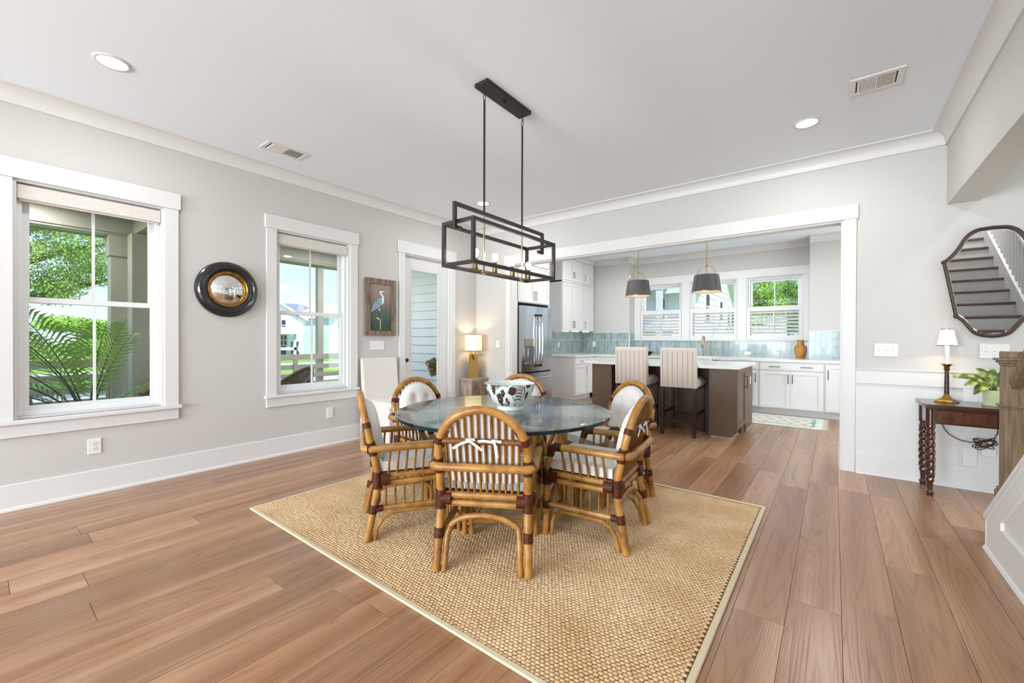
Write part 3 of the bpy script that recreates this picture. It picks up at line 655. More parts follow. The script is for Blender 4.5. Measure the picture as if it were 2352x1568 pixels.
# pendants
def pendant(x, label):
    t = thing('pendant_lamp', label, 'pendant lamp', (x, 1.25, 1.925), 0, 'pendants over the island')
    MB().lathe([(.0, 1.125), (.06, 1.125), (.06, 1.105), (.012, 1.10), (.0, 1.10)], 20).build('ceiling_cup', 'brass', t)
    MB().tube([(0, 0, .375), (0, 0, 1.105)], .006, 8).build('rod', 'brass', t)
    MB().lathe([(0, .345), (.012, .35), (.022, .362), (.024, .372), (.012, .385), (0, .39)], 14).build('hub', 'brass', t)
    MB().tube([(0, 0, .12), (0, 0, .35)], .005, 8).build('inner_rod', 'brass', t)
    sh = MB().lathe([(.195, 0), (.160, .24), (.155, .24), (.190, 0)], 40, closed=True).build('shade', 'pendant_dark', t)
    MB().lathe([(.189, .004), (.154, .236)], 40).build('shade_lining', 'pendant_inner', sh)
    MB().lathe([(.196, 0), (.199, 0), (.199, .007), (.196, .007)], 40, closed=True).build('rim_ring', 'brass', sh)
    for k in range(4):
        a_ = PI/4+k*PI/2+.2; pts = []
        for i in range(9):
            f = i/8; ang = PI/2*(1-f); r_ = .02+.145*math.cos(ang) if f > 0 else .02; pts.append((r_*math.cos(a_), r_*math.sin(a_), .24+.125*math.sin(ang)))
        pts.append((.2*math.cos(a_), .2*math.sin(a_), .0)); MB().tube(pts, .0035, 6).build('arm', 'brass', t)
    MB().sphere((0, 0, .1), .03, 12, 8).build('bulb', 'bulb', t)
    light('pendant_glow', 'POINT', (x, 1.25, 1.97), 5, (1, .85, .65), size=.04)
pendant(2.27, 'dark drum pendant on a brass rod, the one nearer the refrigerator'); pendant(3.262, 'dark drum pendant on a brass rod over the right half of the island')
# small things on the worktop
va = thing('vase', 'rustic tan wood-look vase at the end of the window counter', 'vase', (4.225, 3.9, .9255))
MB().lathe([(0, 0), (.055, 0), (.06, .01), (.072, .05), (.088, .12), (.092, .17), (.075, .22), (.05, .235), (.045, .27), (.045, .30), (.055, .325), (.046, .325), (.038, .30), (.038, .25), (0, .24)], 20).build('body', 'terracotta', va)
for sx, a_ in ((-.03, .3), (.035, -.2)):
    MB().tube([(sx*.4, -.055, .235), (sx, -.098, .19), (sx*1.2, -.101, .13), (sx*1.6, -.09, .07)], [.004, .012, .014, .004], 6).build('carved_ridge', 'terracotta', va)
pn = thing('stone_mortar', 'small dark stone bowl on the far counter, between the bar stool backs', 'bowl', (1.62, 3.5, .9255))
MB().lathe([(0, 0), (.05, 0), (.09, .04), (.10, .075), (.09, .078), (.075, .05), (0, .03)], 18).build('body', 'dark_gap', pn)
rn = thing('runner_rug', 'narrow faded oriental runner on the kitchen floor beside the island', 'rug', (3.79, 2.06, 0))
B('field', 'runner', rn, -.65, .79, 0, .98, .001, .008); B('centre_field', 'runner_cream', rn, -.5, .62, .22, .74, .008, .0095)
mb = MB()
for (a_, b_, c_, d_) in ((-.58, .70, .14, .17), (-.58, .70, .80, .83), (.66, .70, .17, .80), (-.58, -.54, .17, .80)): mb.box(a_, b_, c_, d_, .008, .0098)
mb.build('border_band', 'runner_blue', rn, smooth=False)
mb = MB(); rq = random.Random(3)
for i in range(7):
    for j in range(3):
        cx_, cy_ = -.42+i*.165+(.07 if j == 1 else 0), .3+j*.18
        for (ox, oy, sx, sy) in ((0, 0, .030, .007), (0, 0, .010, .020), (-.030, 0, .005, .014), (.030, 0, .005, .014)): mb.box(cx_+ox-sx, cx_+ox+sx, cy_+oy-sy, cy_+oy+sy, .0095, .0102)
mb.build('motifs', 'runner_dark', rn, smooth=False)
mb = MB()
for i in range(48): yy = .01+i*.0204; mb.box(.79, .845+rq.uniform(-.01, .01), yy, yy+.007, .001, .004)
fr_ = mb.build('fringe', 'runner_cream', rn, smooth=False); fr_['kind'] = 'stuff'
# backsplash tiles: each tile its own object
tm = MB().cbox(0, .0745, -.008, 0, 0, .311, .0015).mesh('tile', 'tile', smooth=False)
def tiles(parent, n, org, rz, rows, wid):
    c_, s_ = math.cos(rz), math.sin(rz)
    for i in range(n):
        for (za, zb) in rows:
            o = obj('tile', tm, parent, (org[0]+c_*i*.0776, org[1]+s_*i*.0776, za)); o.rotation_euler = (0, 0, rz)
            ww = min(.0745, wid-i*.0776); o.scale = (max(ww, .004)/.0745, 1, (zb-za)/.311)
RW = [(.928, 1.238), (1.241, 1.403)]
B('grout_bed', 'grout', wkb, KB1+.002, 5.2, KY-.0098, KY, .926, 1.406); tiles(wkb, 11, (KB1+.006, KY-.003, 0), 0, RW, .85)
B('grout_bed', 'grout', wkb, KL+.002, KB0-.001, KY-.0098, KY, .926, 1.406); tiles(wkb, 15, (KL+.012, KY-.003, 0), 0, RW, 1.16)
B('grout_bed', 'grout', wkb, KB0+.002, KB1-.002, KW-.0098, KW, .926, KZ0-.023); tiles(wkb, 42, (KB0+.006, KW-.003, 0), 0, [(.928, KZ0-.026)], 3.22)
B('grout_bed', 'grout', wkb, KB0, KB0+.0098, KY, KW-.01, .926, 1.406); tiles(wkb, 4, (KB0+.003, KY+.003, 0), PI/2, RW, .29)
B('grout_bed', 'grout', wkl, KL, KL+.0098, 2.28, KY-.0099, .926, 1.43); tiles(wkl, 19, (KL+.003, 2.285, 0), PI/2, [(.928, 1.238), (1.241, 1.428)], 1.45)
def edge_trim(x, y, z0, z1): B('edge_trim', 'trim_paint', wkb, x-.006, x+.006, y-.012, y, z0, z1)
edge_trim(KB0-.004, KY, .926, 1.41); edge_trim(KB1+.003, KY, .926, 1.41); B('edge_trim', 'trim_paint', wkb, KB1, 5.2, KY-.011, KY, 1.404, 1.414); B('edge_trim', 'trim_paint', wkb, .27, KB0, KY-.011, KY, 1.404, 1.414)
# plantation shutters on the lower half of the kitchen windows
lab = ('café shutter on the kitchen window nearest the upper cabinets', 'café shutter on the middle kitchen window behind the faucet', 'café shutter on the kitchen window above the tan vase')
for i, (a_, b_) in enumerate(KWIN):
    t = thing('window_shutter', 'white louvred '+lab[i], 'shutter', ((a_+b_)/2, KW-.012, 1.252), 0, 'louvred shutters in the kitchen windows'); hw = (b_-a_)/2-.006
    B('left_stile', 'trim_paint', t, -hw, -hw+.055, 0, .028, 0, .63, c=.002); B('right_stile', 'trim_paint', t, hw-.055, hw, 0, .028, 0, .63, c=.002)
    B('top_rail', 'trim_paint', t, -hw+.055, hw-.055, 0, .028, .545, .63, c=.002); B('bottom_rail', 'trim_paint', t, -hw+.055, hw-.055, 0, .028, 0, .09, c=.002)
    lm = MB().prism([(-.030, -.016), (.0, .000), (.030, .024), (.030, .030), (0, .007), (-.030, -.010)], 'x', -hw+.057, hw-.057).mesh('louvre', 'trim_paint', angle=60)
    for k in range(7): obj('louvre', lm, t, (0, .014, .125+k*.0645))
    if i == 2: B('tilt_bar', 'trim_paint', t, -.006, .006, -.026, -.018, .10, .545)
# plates on kitchen walls
def plate(label, loc, rz, w, h, n=1, kind='switch', group=None, horiz=False):
    t = thing('light_switch' if kind == 'switch' else 'wall_outlet', label, 'light switch' if kind == 'switch' else 'outlet', loc, rz, group)
    B('cover_plate', 'plastic_white', t, -w/2, w/2, -.007, 0, -h/2, h/2, c=.003)
    for i in range(n):
        xx = (i-(n-1)/2)*(w/n*.86 if n > 1 else 0)
        if kind == 'switch':
            MB().prism([(-.007, -.005), (-.018, .004), (-.016, .010), (-.007, .006)], 'x', xx-.0045, xx+.0045).build('toggle', 'plastic_white', t, smooth=False)
            for zz in (-.03, .03): MB().lathe([(0, 0), (.003, 0), (.003, -.0015), (0, -.0015)], 8, (xx, -.007, zz), 'y').build('screw', 'plastic_grey', t)
        elif kind == 'outlet':
            for zz in (-.02, .02):
                f_ = MB().lathe([(0, 0), (.0155, 0), (.0155, -.002), (0, -.002)], 16, (xx, -.007, zz), 'y').build('receptacle', 'plastic_white', t)
                mb = MB(); mb.box(xx-.007, xx-.005, -.0097, -.009, zz, zz+.008); mb.box(xx+.005, xx+.007, -.0097, -.009, zz, zz+.008); mb.box(xx-.002, xx+.002, -.0097, -.009, zz-.009, zz-.005)
                mb.build('slots', 'dark_gap', f_, smooth=False)
        else: B('rocker', 'plastic_white', t, xx-.016, xx+.016, -.0095, -.006, -.033, .033, c=.002) if not horiz else B('rocker', 'plastic_white', t, -.033, .033, -.0095, -.006, -.016, .016, c=.002)
    return t
plate('white rocker switch on the tile above the left kitchen counter', (KL+.0125, 2.68, 1.135), PI/2, .075, .118, 1, 'rocker', 'plates on the backsplash')
plate('white rocker switch on the tile in the kitchen corner', (.28, KY-.0125, 1.14), 0, .075, .118, 1, 'rocker', 'plates on the backsplash')
plate('white horizontal outlet on the tile left of the tan vase', (3.85, KW-.0125, .995), 0, .118, .07, 1, 'rocker', 'plates on the backsplash', True)
plate('white horizontal outlet on the tile right of the faucet', (3.38, KW-.0125, .995), 0, .118, .07, 1, 'rocker', 'plates on the backsplash', True)
# ================================================================== DINING
RX0, RX1, RY0, RY1 = 1.326, 4.308, -3.885, -1.52
rug = thing('area_rug', 'large tan woven jute rug with a pale bound edge under the dining table', 'rug', (0, 0, 0))
B('backing', 'rug_base', rug, RX0+.01, RX1-.01, RY0+.01, RY1-.01, .001, .008)
mb = MB(); bw = .028
mb.cbox(RX0, RX1, RY0, RY0+bw, .001, .0135, .004); mb.cbox(RX0, RX1, RY1-bw, RY1, .001, .0135, .004); mb.cbox(RX0, RX0+bw, RY0+bw, RY1-bw, .001, .0135, .004); mb.cbox(RX1-bw, RX1, RY0+bw, RY1-bw, .001, .0135, .004)
mb.build('bound_edge', 'rug_binding', rug, smooth=False)
# knots of the weave
V = []; Fs = []; rg = random.Random(9); sx, sy = .0215, .0165
ny = int((RY1-RY0-2*bw)/sy); nx = int((RX1-RX0-2*bw)/sx)
ring = [(math.cos(2*PI*k/6), math.sin(2*PI*k/6)) for k in range(6)]
for j in range(ny):
    for i in range(nx):
        cx_ = RX0+bw+(i+.5+(.5 if j % 2 else 0))*sx+rg.uniform(-.0012, .0012); cy_ = RY0+bw+(j+.5)*sy+rg.uniform(-.001, .001)
        if cx_ > RX1-bw-.008: continue
        hh = .0135+rg.uniform(-.0012, .0012); o = len(V); tl = rg.uniform(.2, .5)
        for (c_, s_) in ring: V.append((cx_+c_*.0122+s_*.0035, cy_+s_*.0096, .007))
        for (c_, s_) in ring: V.append((cx_+c_*.0088+s_*.0026, cy_+s_*.0068, hh-.0018))
        V.append((cx_, cy_, hh))
        for k in range(6):
            k2 = (k+1) % 6; Fs.append((o+k, o+k2, o+6+k2, o+6+k)); Fs.append((o+6+k, o+6+k2, o+12))
me = bpy.data.meshes.new('weave'); me.from_pydata(V, [], Fs); me.materials.append(MATS['rug_jute']); me.shade_smooth(); wv = obj('weave', me, rug); wv['kind'] = 'stuff'
RUGZ = .0150
# ---- rattan chair (front is +y, origin on the floor)
def by(z): return -.205-(z-.37)*.22 if z > .37 else -.205-(.37-z)*.184
def hw(z): return .238 if z > .3 else .238+(.3-z)*.03
HC, HR = .630, .24
def chair():
    t = thing('rattan_armchair', 'x', 'chair'); R = 'rattan'; T = 'rattan_thin'
    def side(s):
        pts = [(s*hw(z), by(z), z) for z in (0, .1, .2, .3, .34, .37, .41, .5, .55, .60)]
        return pts
    hoop = [(HR*math.cos(a_), by(HC+HR*math.sin(a_)), HC+HR*math.sin(a_)) for a_ in [PI*i/22 for i in range(23)]]
    MB().tube(side(1)[2:]+hoop+side(-1)[2:][::-1], .0225, 12).build('back_hoop', R, t)
    for s in (1, -1): MB().tube(side(s)[:3], .0225, 12).build('rear_leg', R, t)
    MB().tube([(.205, by(0)+.004, 0), (.20, by(.1)+.006, .10), (.195, by(.18)+.006, .18)]+[(.195*math.cos(a_), by(.3)+.01, .19+.092*math.sin(a_)) for a_ in [PI*(i+1)/12 for i in range(11)]]+[(-.195, by(.18)+.006, .18), (-.20, by(.1)+.006, .10), (-.205, by(0)+.004, 0)], .016, 10).build('rear_arch_brace', R, t)
    FYL = .235
    for s in (1, -1):
        MB().tube([(s*.252, FYL+.008, 0), (s*.248, FYL, .2), (s*.246, FYL, .40)], .0215, 10).build('leg', R, t)
        for zz, nm in ((.388, 'seat_rail'), (.345, 'seat_rail')): MB().tube([(s*.243, by(zz)+.005, zz), (s*.246, FYL, zz)], .0175, 8).build(nm, R, t)
        MB().tube([(s*.240, by(.19), .19), (s*.248, FYL, .19)], .0175, 8).build('side_rail', R, t)
        pr = [(.20, 0), (.195, .08), (.18, .13), (.14, .158), (.0, .160), (-.13, .158), (-.18, .13), (-.215, .08), (-.23, 0)]
        MB().tube([(s*.247, a_, b_) for a_, b_ in pr], .0115, 8).build('side_brace', R, t)
        for i in range(7): yy = -.165+i*.056; MB().tube([(s*.247, yy, .19), (s*.247, yy, .345)], .0068, 6).build('spindle', T, t)
        for i in range(6):
            yy = -.15+i*.052; MB().tube([(s*.246, yy, .388), (s*.262, yy+.004, .475), (s*.277, yy+.01, .553)], .0078, 6).build('arm_spindle', T, t)
        MB().tube([(s*.277, .155, .563), (s*.276, .185, .548), (s*.27, .20, .508), (s*.262, .222, .45), (s*.252, .238, .39)], [.0215, .022, .0205, .0195, .0195], 10).build('arm_post', R, t)
        # dark leather bindings
        MB().tube([(s*.278, .118, .564), (s*.277, .16, .566), (s*.276, .19, .548), (s*.271, .20, .508)], [.0245, .027, .027, .024], 10).build('binding', 'binding', t)
        MB().tube([(s*.246, FYL, .315), (s*.246, FYL, .42)], .030, 10).build('binding', 'binding', t); MB().tube([(s*.246, FYL-.005, .367), (s*.246, FYL-.075, .367)], [.040, .038], 10).build('binding', 'binding', t)
        MB().tube([(s*.238, by(.315), .315), (s*.238, by(.415), .415)], .029, 10).build('binding', 'binding', t); MB().tube([(s*.24, by(.367)+.01, .367), (s*.242, by(.367)+.065, .367)], .0385, 10).build('binding', 'binding', t)
        MB().tube([(s*.235, by(.367)-.002, .367), (s*.178, by(.367)-.002, .367)], .0385, 10).build('binding', 'binding', t)
        MB().tube([(s*hw(.215), by(.215), .215), (s*hw(.165), by(.165), .165)], .0265, 12).build('binding', 'binding', t); MB().tube([(s*.243, by(.19)+.012, .19), (s*.244, by(.19)+.055, .19)], .021, 8).build('binding', 'binding', t)
        MB().tube([(s*.248, FYL, .215), (s*.248, FYL, .165)], .0255, 10).build('binding', 'binding', t)
        MB().tube([(s*.24, by(.52), .52), (s*.24, by(.60), .60)], .026, 12).build('binding', 'binding', t); MB().tube([(s*.264, by(.56)+.025, .563), (s*.264, by(.56)-.03, .563)], [.0255, .0255], 10).build('binding', 'binding', t)
        MB().tube([(s*HR*math.cos(math.asin((.683-HC)/HR)), by(.683), .683), (s*HR*math.cos(math.asin((.716-HC)/HR)), by(.716), .716)], .0255, 12).build('binding', 'binding', t)
    # bent arm rail around the back
    yb_ = by(.56)-.047; rcn = .055; pts = [(.278, .16, .565), (.276, .0, .566), (.274, yb_+.10, .565)]
    pts += [(.274-rcn+rcn*math.cos(a_), yb_+rcn-rcn*math.sin(a_), .563) for a_ in [PI/2*i/5 for i in range(6)]]
    pts += [(-p[0], p[1], p[2]) for p in pts[::-1]]
    MB().tube(pts, .0222, 12).build('arm_rail', R, t)
    for zz in (.388, .345):
        MB().tube([(-.236, by(zz)-.002, zz), (.236, by(zz)-.002, zz)], .0185, 8).build('seat_rail', R, t); MB().tube([(-.246, FYL, zz), (.246, FYL, zz)], .0175, 8).build('seat_rail', R, t)
    MB().tube([(.215, FYL, 0), (.21, FYL, .1), (.195, FYL, .18)]+[(.195*math.cos(a_), FYL, .19+.092*math.sin(a_)) for a_ in [PI*(i+1)/10 for i in range(9)]]+[(-.195, FYL, .18), (-.21, FYL, .1), (-.215, FYL, 0)], .015, 8).build('front_arch_brace', R, t)
    zc = .697; xc = math.sqrt(HR*HR-(zc-HC)**2); MB().tube([(-xc, by(zc)-.004, zc), (xc, by(zc)-.004, zc)], .0155, 10).build('cross_rail', 'binding_light', t)
    n = 12
    for i in range(n):
        xx = -.198+i*.396/(n-1); zt = HC+math.sqrt(max(HR*HR-xx*xx, 0)); MB().tube([(xx*.94, by(.39)+.006, .39), (xx*.97, by(.55)+.004, .55), (xx, by(zt), zt)], .008, 6).build('spindle', T, t)
    B('seat_deck', 'rattan_thin', t, -.235, .235, -.20, .235, .395, .405)
    # seat cushion
    def pillow(w2, y0, y1, z0, z1):
        mb = MB(); n_ = 8; V = []; Fs = []
        for top in (0, 1):
            for i in range(n_+1):
                for j in range(n_+1):
                    fx, fy = i/n_*2-1, j/n_*2-1; k = (1-abs(fx)**6)*(1-abs(fy)**6); ww = w2*(1-.05*(1-fy)/2*0)
                    V.append((fx*ww, y0+(y1-y0)*(fy+1)/2, (z1-.016+.016*k) if top else (z0+.010-.010*k)))
        q = (n_+1)**2
        for i in range(n_):
            for j in range(n_):
                a_ = i*(n_+1)+j; Fs.append((a_, a_+1, a_+n_+2, a_+n_+1)); Fs.append((q+a_, q+a_+n_+1, q+a_+n_+2, q+a_+1))
        rim = [i*(n_+1) for i in range(n_+1)]+[n_*(n_+1)+j for j in range(1, n_+1)]+[i*(n_+1)+n_ for i in range(n_-1, -1, -1)]+[j for j in range(n_-1, 0, -1)]
        for k in range(len(rim)): a_, b_ = rim[k], rim[(k+1) % len(rim)]; Fs.append((a_, b_, q+b_, q+a_))
        mb.add(V, Fs); return mb, [V[q+k] for k in rim], [V[k] for k in rim]
    mb, r1, r2 = pillow(.232, -.185, .265, .406, .485); sc_ = mb.build('seat_cushion', 'cushion', t, angle=60)
    MB().tube(r1, .0038, 6, closed=True).build('piping', 'cushion', sc_); MB().tube(r2, .0038, 6, closed=True).build('piping', 'cushion', sc_)
    # tufted back cushion
    zb0, ztop, w2 = .47, .85, .192
    outl = [(w2, zb0), (w2+.006, .58)]+[(w2*1.03*math.cos(a_), .645+.195*math.sin(a_)) for a_ in [PI*i/14 for i in range(15)]]+[(-w2-.006, .58), (-w2, zb0), (-w2*.5, zb0-.008), (0, zb0-.01), (w2*.5, zb0-.008)]
    btn = [(s_*.065, z_) for s_ in (-1, 1) for z_ in (.575, .71)]
    cen = (0, .645); K = 9; V = []; Fs = []; n_ = len(outl)
    def th(x_, z_, f):
        d_ = .062*math.sqrt(max(0, 1-f**5))+.006
        for (bx, bz) in btn: d_ -= .030*math.exp(-((x_-bx)**2+(z_-bz)**2)/.0009)+.010*math.exp(-(x_-bx)**2/.0002)*math.exp(-((z_-bz)/.09)**2)
        return max(d_, .006)
    for k in range(1, K+1):
        f = k/K
        for (x_, z_) in outl:
            X, Z = cen[0]+(x_-cen[0])*f, cen[1]+(z_-cen[1])*f; V.append((X, by(Z)+.012+th(X, Z, f), Z))
    V.append((cen[0], by(cen[1])+.012+th(0, cen[1], 0), cen[1])); ci = len(V)-1
    for k in range(K-1):
        for i in range(n_): Fs.append((k*n_+i, k*n_+(i+1) % n_, (k+1)*n_+(i+1) % n_, (k+1)*n_+i))
    for i in range(n_): Fs.append((ci, (i+1) % n_, i))
    o_ = len(V)
    for (x_, z_) in outl: V.append((x_, by(z_)+.012, z_))
    for i in range(n_): Fs.append(((K-1)*n_+i, (K-1)*n_+(i+1) % n_, o_+(i+1) % n_, o_+i))
    Fs.append(tuple(o_+i for i in range(n_)))
    bc = MB().add(V, Fs).build('back_cushion', 'cushion', t, angle=75)
    MB().tube([(x_, by(z_)+.016, z_) for x_, z_ in outl], .0036, 6, closed=True).build('piping', 'cushion', bc)
    for (bx, bz) in btn: MB().sphere((bx, by(bz)+.012+th(bx, bz, 0)+.001, bz), (.009, .005, .009), 10, 6).build('button', 'cushion', bc)
    # ties knotted round the cross rail
    for q, xx in enumerate((-.062, .068)):
        y_ = by(zc)-.024; mb = MB()
        def strap(pts):
            for a_, b_ in zip(pts, pts[1:]):
                p, r = Vector(a_), Vector(b_); d_ = (r-p).normalized(); nn = d_.cross(Vector((0, 1, 0))).normalized()*.0065; yv = Vector((0, .0022, 0))
                mb.add([p-nn-yv, p+nn-yv, p+nn+yv, p-nn+yv, r-nn-yv, r+nn-yv, r+nn+yv, r-nn+yv], [(0, 1, 2, 3), (7, 6, 5, 4), (0, 4, 5, 1), (1, 5, 6, 2), (2, 6, 7, 3), (3, 7, 4, 0)])
        mb.sphere((xx, y_, zc+.008), (.017, .011, .012), 10, 6)
        if q == 0: strap([(xx-.01, y_-.004, zc+.004), (xx-.04, y_-.008, zc-.005), (xx-.085, y_-.01, zc-.032)]); strap([(xx+.01, y_-.004, zc+.004), (xx+.035, y_-.008, zc-.012), (xx+.07, y_-.01, zc-.036)]); strap([(xx-.02, y_+.004, zc+.012), (xx+.03, y_+.004, zc+.014)])
        else: strap([(xx-.01, y_-.004, zc+.006), (xx-.05, y_-.008, zc+.012), (xx-.08, y_-.008, zc+.008)]); strap([(xx+.005, y_-.004, zc), (xx+.012, y_-.008, zc-.03), (xx+.02, y_-.01, zc-.072)]); strap([(xx, y_, zc+.012), (xx+.04, y_+.003, zc+.006)])
        mb.build('tie', 'cushion', t, angle=30)
    return t
mat('binding_light', '8a5526', .45, col2='5a3114', ns=30, st=(6, 1, 1), lo=.35, hi=.65, bump=.6, bs=50, bst=(6, .4, .4))
TC = Vector((2.81, -2.77, 0))
def cpos(bx, by_, ang):   # ang: facing direction in degrees; (bx,by_): midpoint of the rear legs
    a_ = math.radians(ang); d_ = Vector((math.cos(a_), math.sin(a_))); p = Vector((bx, by_))+d_*.273
    return (p.x, p.y, RUGZ), a_-PI/2
CH = [((3.24, -3.49), 120, 'rattan armchair nearest the camera, its slatted back and white ties facing us'),
      ((2.245, -3.52), 58, 'rattan armchair seen in profile at the left of the table, facing right'),
      ((3.735, -2.585), 186, 'rattan armchair in front at the right of the table, its seat turned toward us'),
      ((3.345, -1.725), 245, 'rattan armchair behind the right front one, below the bar stools'),
      ((2.25, -1.80), 299, 'rattan armchair directly behind the fish bowl, hidden by the bowl and table'),
      ((1.72, -2.66), 354, 'rattan armchair behind the left end of the table, in front of the glass door')]
c0 = chair()
for i, (p, a_, lb) in enumerate(CH):
    loc, rz = cpos(p[0], p[1], a_)
    c = c0 if i == 0 else copy_tree(c0)
    c.location = loc; c.rotation_euler = (0, 0, rz); c['label'] = lb; c['group'] = 'rattan chairs around the glass table'
# ---- table
tb = thing('dining_table', 'round glass-topped dining table on a rattan pole base', 'table', (TC.x, TC.y, RUGZ)); TR = .757; TZ = .704
GT = .029
MB().lathe([(0, TZ), (TR-.03, TZ), (TR-.03, TZ+.001)], 96).build('glass_underside', 'table_glass', tb)
gt = MB().lathe([(TR-.026, TZ+GT), (0, TZ+GT)], 96).build('glass_top', 'table_glass', tb)
MB().lathe([(TR-.026, TZ+GT), (TR, TZ+.0225), (TR+.0005, TZ+.022)], 96).build('bevel', 'table_glass', gt)
MB().lathe([(TR, TZ+.0222), (TR, TZ+.002), (TR-.004, TZ), (TR-.034, TZ), (TR-.034, TZ+.002), (TR-.008, TZ+.004), (TR-.006, TZ+.020)], 96, closed=True).build('glass_edge', 'glass_edge', gt)
hexa = [(.43*math.cos(math.radians(37.6+60*k)), .43*math.sin(math.radians(37.6+60*k))) for k in range(6)]
for k in range(6):
    x_, y_ = hexa[k]; x2, y2 = hexa[(k+1) % 6]; d_ = Vector((x2-x_, y2-y_, 0)).normalized()*.022
    for s in (-1, 1): MB().tube([(x_+s*d_.x, y_+s*d_.y, 0), (x_+s*d_.x, y_+s*d_.y, TZ)], .0185, 8).build('leg', 'rattan', tb)
    MB().tube([(x_, y_, .06), (x2, y2, .68)], .0155, 8).build('diagonal_brace', 'rattan', tb); MB().tube([(x2*.985, y2*.985, .06), (x_*.985, y_*.985, .68)], .0155, 8).build('diagonal_brace', 'rattan', tb)
    for zz in (.08, .66): MB().tube([(x_, y_, zz), (x2, y2, zz)], .0155, 8).build('ring_rail', 'rattan', tb)
    mx_, my_ = (x_+x2)/2, (y_+y2)/2; MB().sphere((mx_*.99, my_*.99, .37), .034, 8, 6).build('binding', 'binding', tb)
    MB().tube([(x_, y_, .64), (x_, y_, .69)], .042, 10).build('binding', 'binding', tb)
# ---- bowl with brown painted fish and plants
BW = Vector((2.845, -2.745, RUGZ+TZ+.0295)); bl = thing('bowl', 'large celadon bowl painted with a brown fish and flowers, on the glass table', 'bowl', BW)
prof = [(0, .012), (.082, .012), (.088, 0), (.092, 0), (.092, .022), (.100, .03), (.128, .055), (.150, .09), (.166, .13), (.177, .165), (.184, .185)]
inn = [(.178, .185), (.170, .165), (.158, .13), (.142, .09), (.12, .058), (.08, .04), (0, .036)]
MB().lathe(prof+inn, 56).build('body', 'celadon', bl)
def surf(th_, f):   # f 0..1 from foot to rim on the outside
    pr = prof[5:]; x_ = f*(len(pr)-1); i = min(int(x_), len(pr)-2); q = x_-i; r_ = pr[i][0]*(1-q)+pr[i+1][0]*q+.0009; z_ = pr[i][1]*(1-q)+pr[i+1][1]*q
    return (r_*math.cos(th_), r_*math.sin(th_), z_)
th0 = math.radians(-51.8); pm = MB()
def paint(poly):      # poly in (angle offset rad, f); fan from centroid with inner ring
    n_ = len(poly); cx_ = sum(p[0] for p in poly)/n_; cy_ = sum(p[1] for p in poly)/n_; V = []; Fs = []
    for k in (1.0, .66, .33): V += [surf(th0+cx_+(p[0]-cx_)*k, cy_+(p[1]-cy_)*k) for p in poly]
    V.append(surf(th0+cx_, cy_))
    for q in range(2):
        for i in range(n_): Fs.append((q*n_+i, q*n_+(i+1) % n_, (q+1)*n_+(i+1) % n_, (q+1)*n_+i))
    for i in range(n_): Fs.append((2*n_+i, 2*n_+(i+1) % n_, 3*n_))
    pm.add(V, Fs)
def ell(cx_, cy_, a_, b_, rot=0, n_=12): return [(cx_+a_*math.cos(t)*math.cos(rot)-b_*math.sin(t)*math.sin(rot)*.55, cy_+(a_*math.cos(t)*math.sin(rot)*1.8+b_*math.sin(t)*math.cos(rot))) for t in [2*PI*k/n_ for k in range(n_)]]
def stroke(pts, w0): 
    for (a_, b_) in zip(pts, pts[1:]): paint([(a_[0]-w0*.5, a_[1]), (a_[0]+w0*.5, a_[1]), (b_[0]+w0*.3, b_[1]), (b_[0]-w0*.3, b_[1])])
rb = random.Random(4)
for rep in (0, 2.2, 4.3):
    o = rep; paint(ell(o+.10, .70, .15, .19, 0, 16)); paint([(o-.09, .62), (o-.02, .55), (o+.02, .72), (o-.04, .74)])
    for i in range(6):       # scale rows of the fish
        for j in range(5): paint(ell(o+.25+i*.055, .84-j*.115-abs(i-2)*.01, .021, .047, .3, 8))
    stroke([(o+.0, .86), (o+.15, .93), (o+.35, .94), (o+.58, .86)], .05); stroke([(o+.58, .86), (o+.66, .6), (o+.58, .28)], .05); stroke([(o+.12, .46), (o+.25, .3), (o+.42, .2), (o+.6, .22)], .06); stroke([(o+.2, .22), (o+.35, .08), (o+.6, .06)], .05)
    for i in range(7): stroke([(o+.1+i*.055, .95), (o+.14+i*.055, 1.0)], .045)
    for (fx, fy, s) in ((-.30, .60, 1.15), (-.72, .70, 1.25), (-.48, .36, 1.9), (-.15, .34, .8), (-.06, .22, .7), (.82, .5, 1.1)):
        for kk in range(5): paint(ell(o+fx+.046*s*math.cos(kk*1.257), fy+.075*s*math.sin(kk*1.257), .038*s, .062*s, 0, 8))
        stroke([(o+fx, fy-.05), (o+fx-.05, fy-.22)], .035)
    stroke([(o-.68, .6), (o-.58, .45), (o-.48, .36)], .035); stroke([(o-.30, .55), (o-.40, .42)], .04)
    for i in range(16): xx = -.80+i*.045; stroke([(o+xx, .99), (o+xx+rb.uniform(-.03, .05), .84-.12*math.sin(i*.4))], .042)
    for i in range(6): stroke([(o+.68+i*.04, .99), (o+.68+i*.04+rb.uniform(-.02, .03), .78)], .04)
    for i in range(7): stroke([(o-.52+i*.07, .02), (o-.62+i*.1, .2)], .055)
    paint(ell(o-.46, .12, .09, .08)); paint(ell(o+.3, .1, .05, .05))
pm.build('painted_pattern', 'bowl_paint', bl, smooth=False)['kind'] = 'stuff'
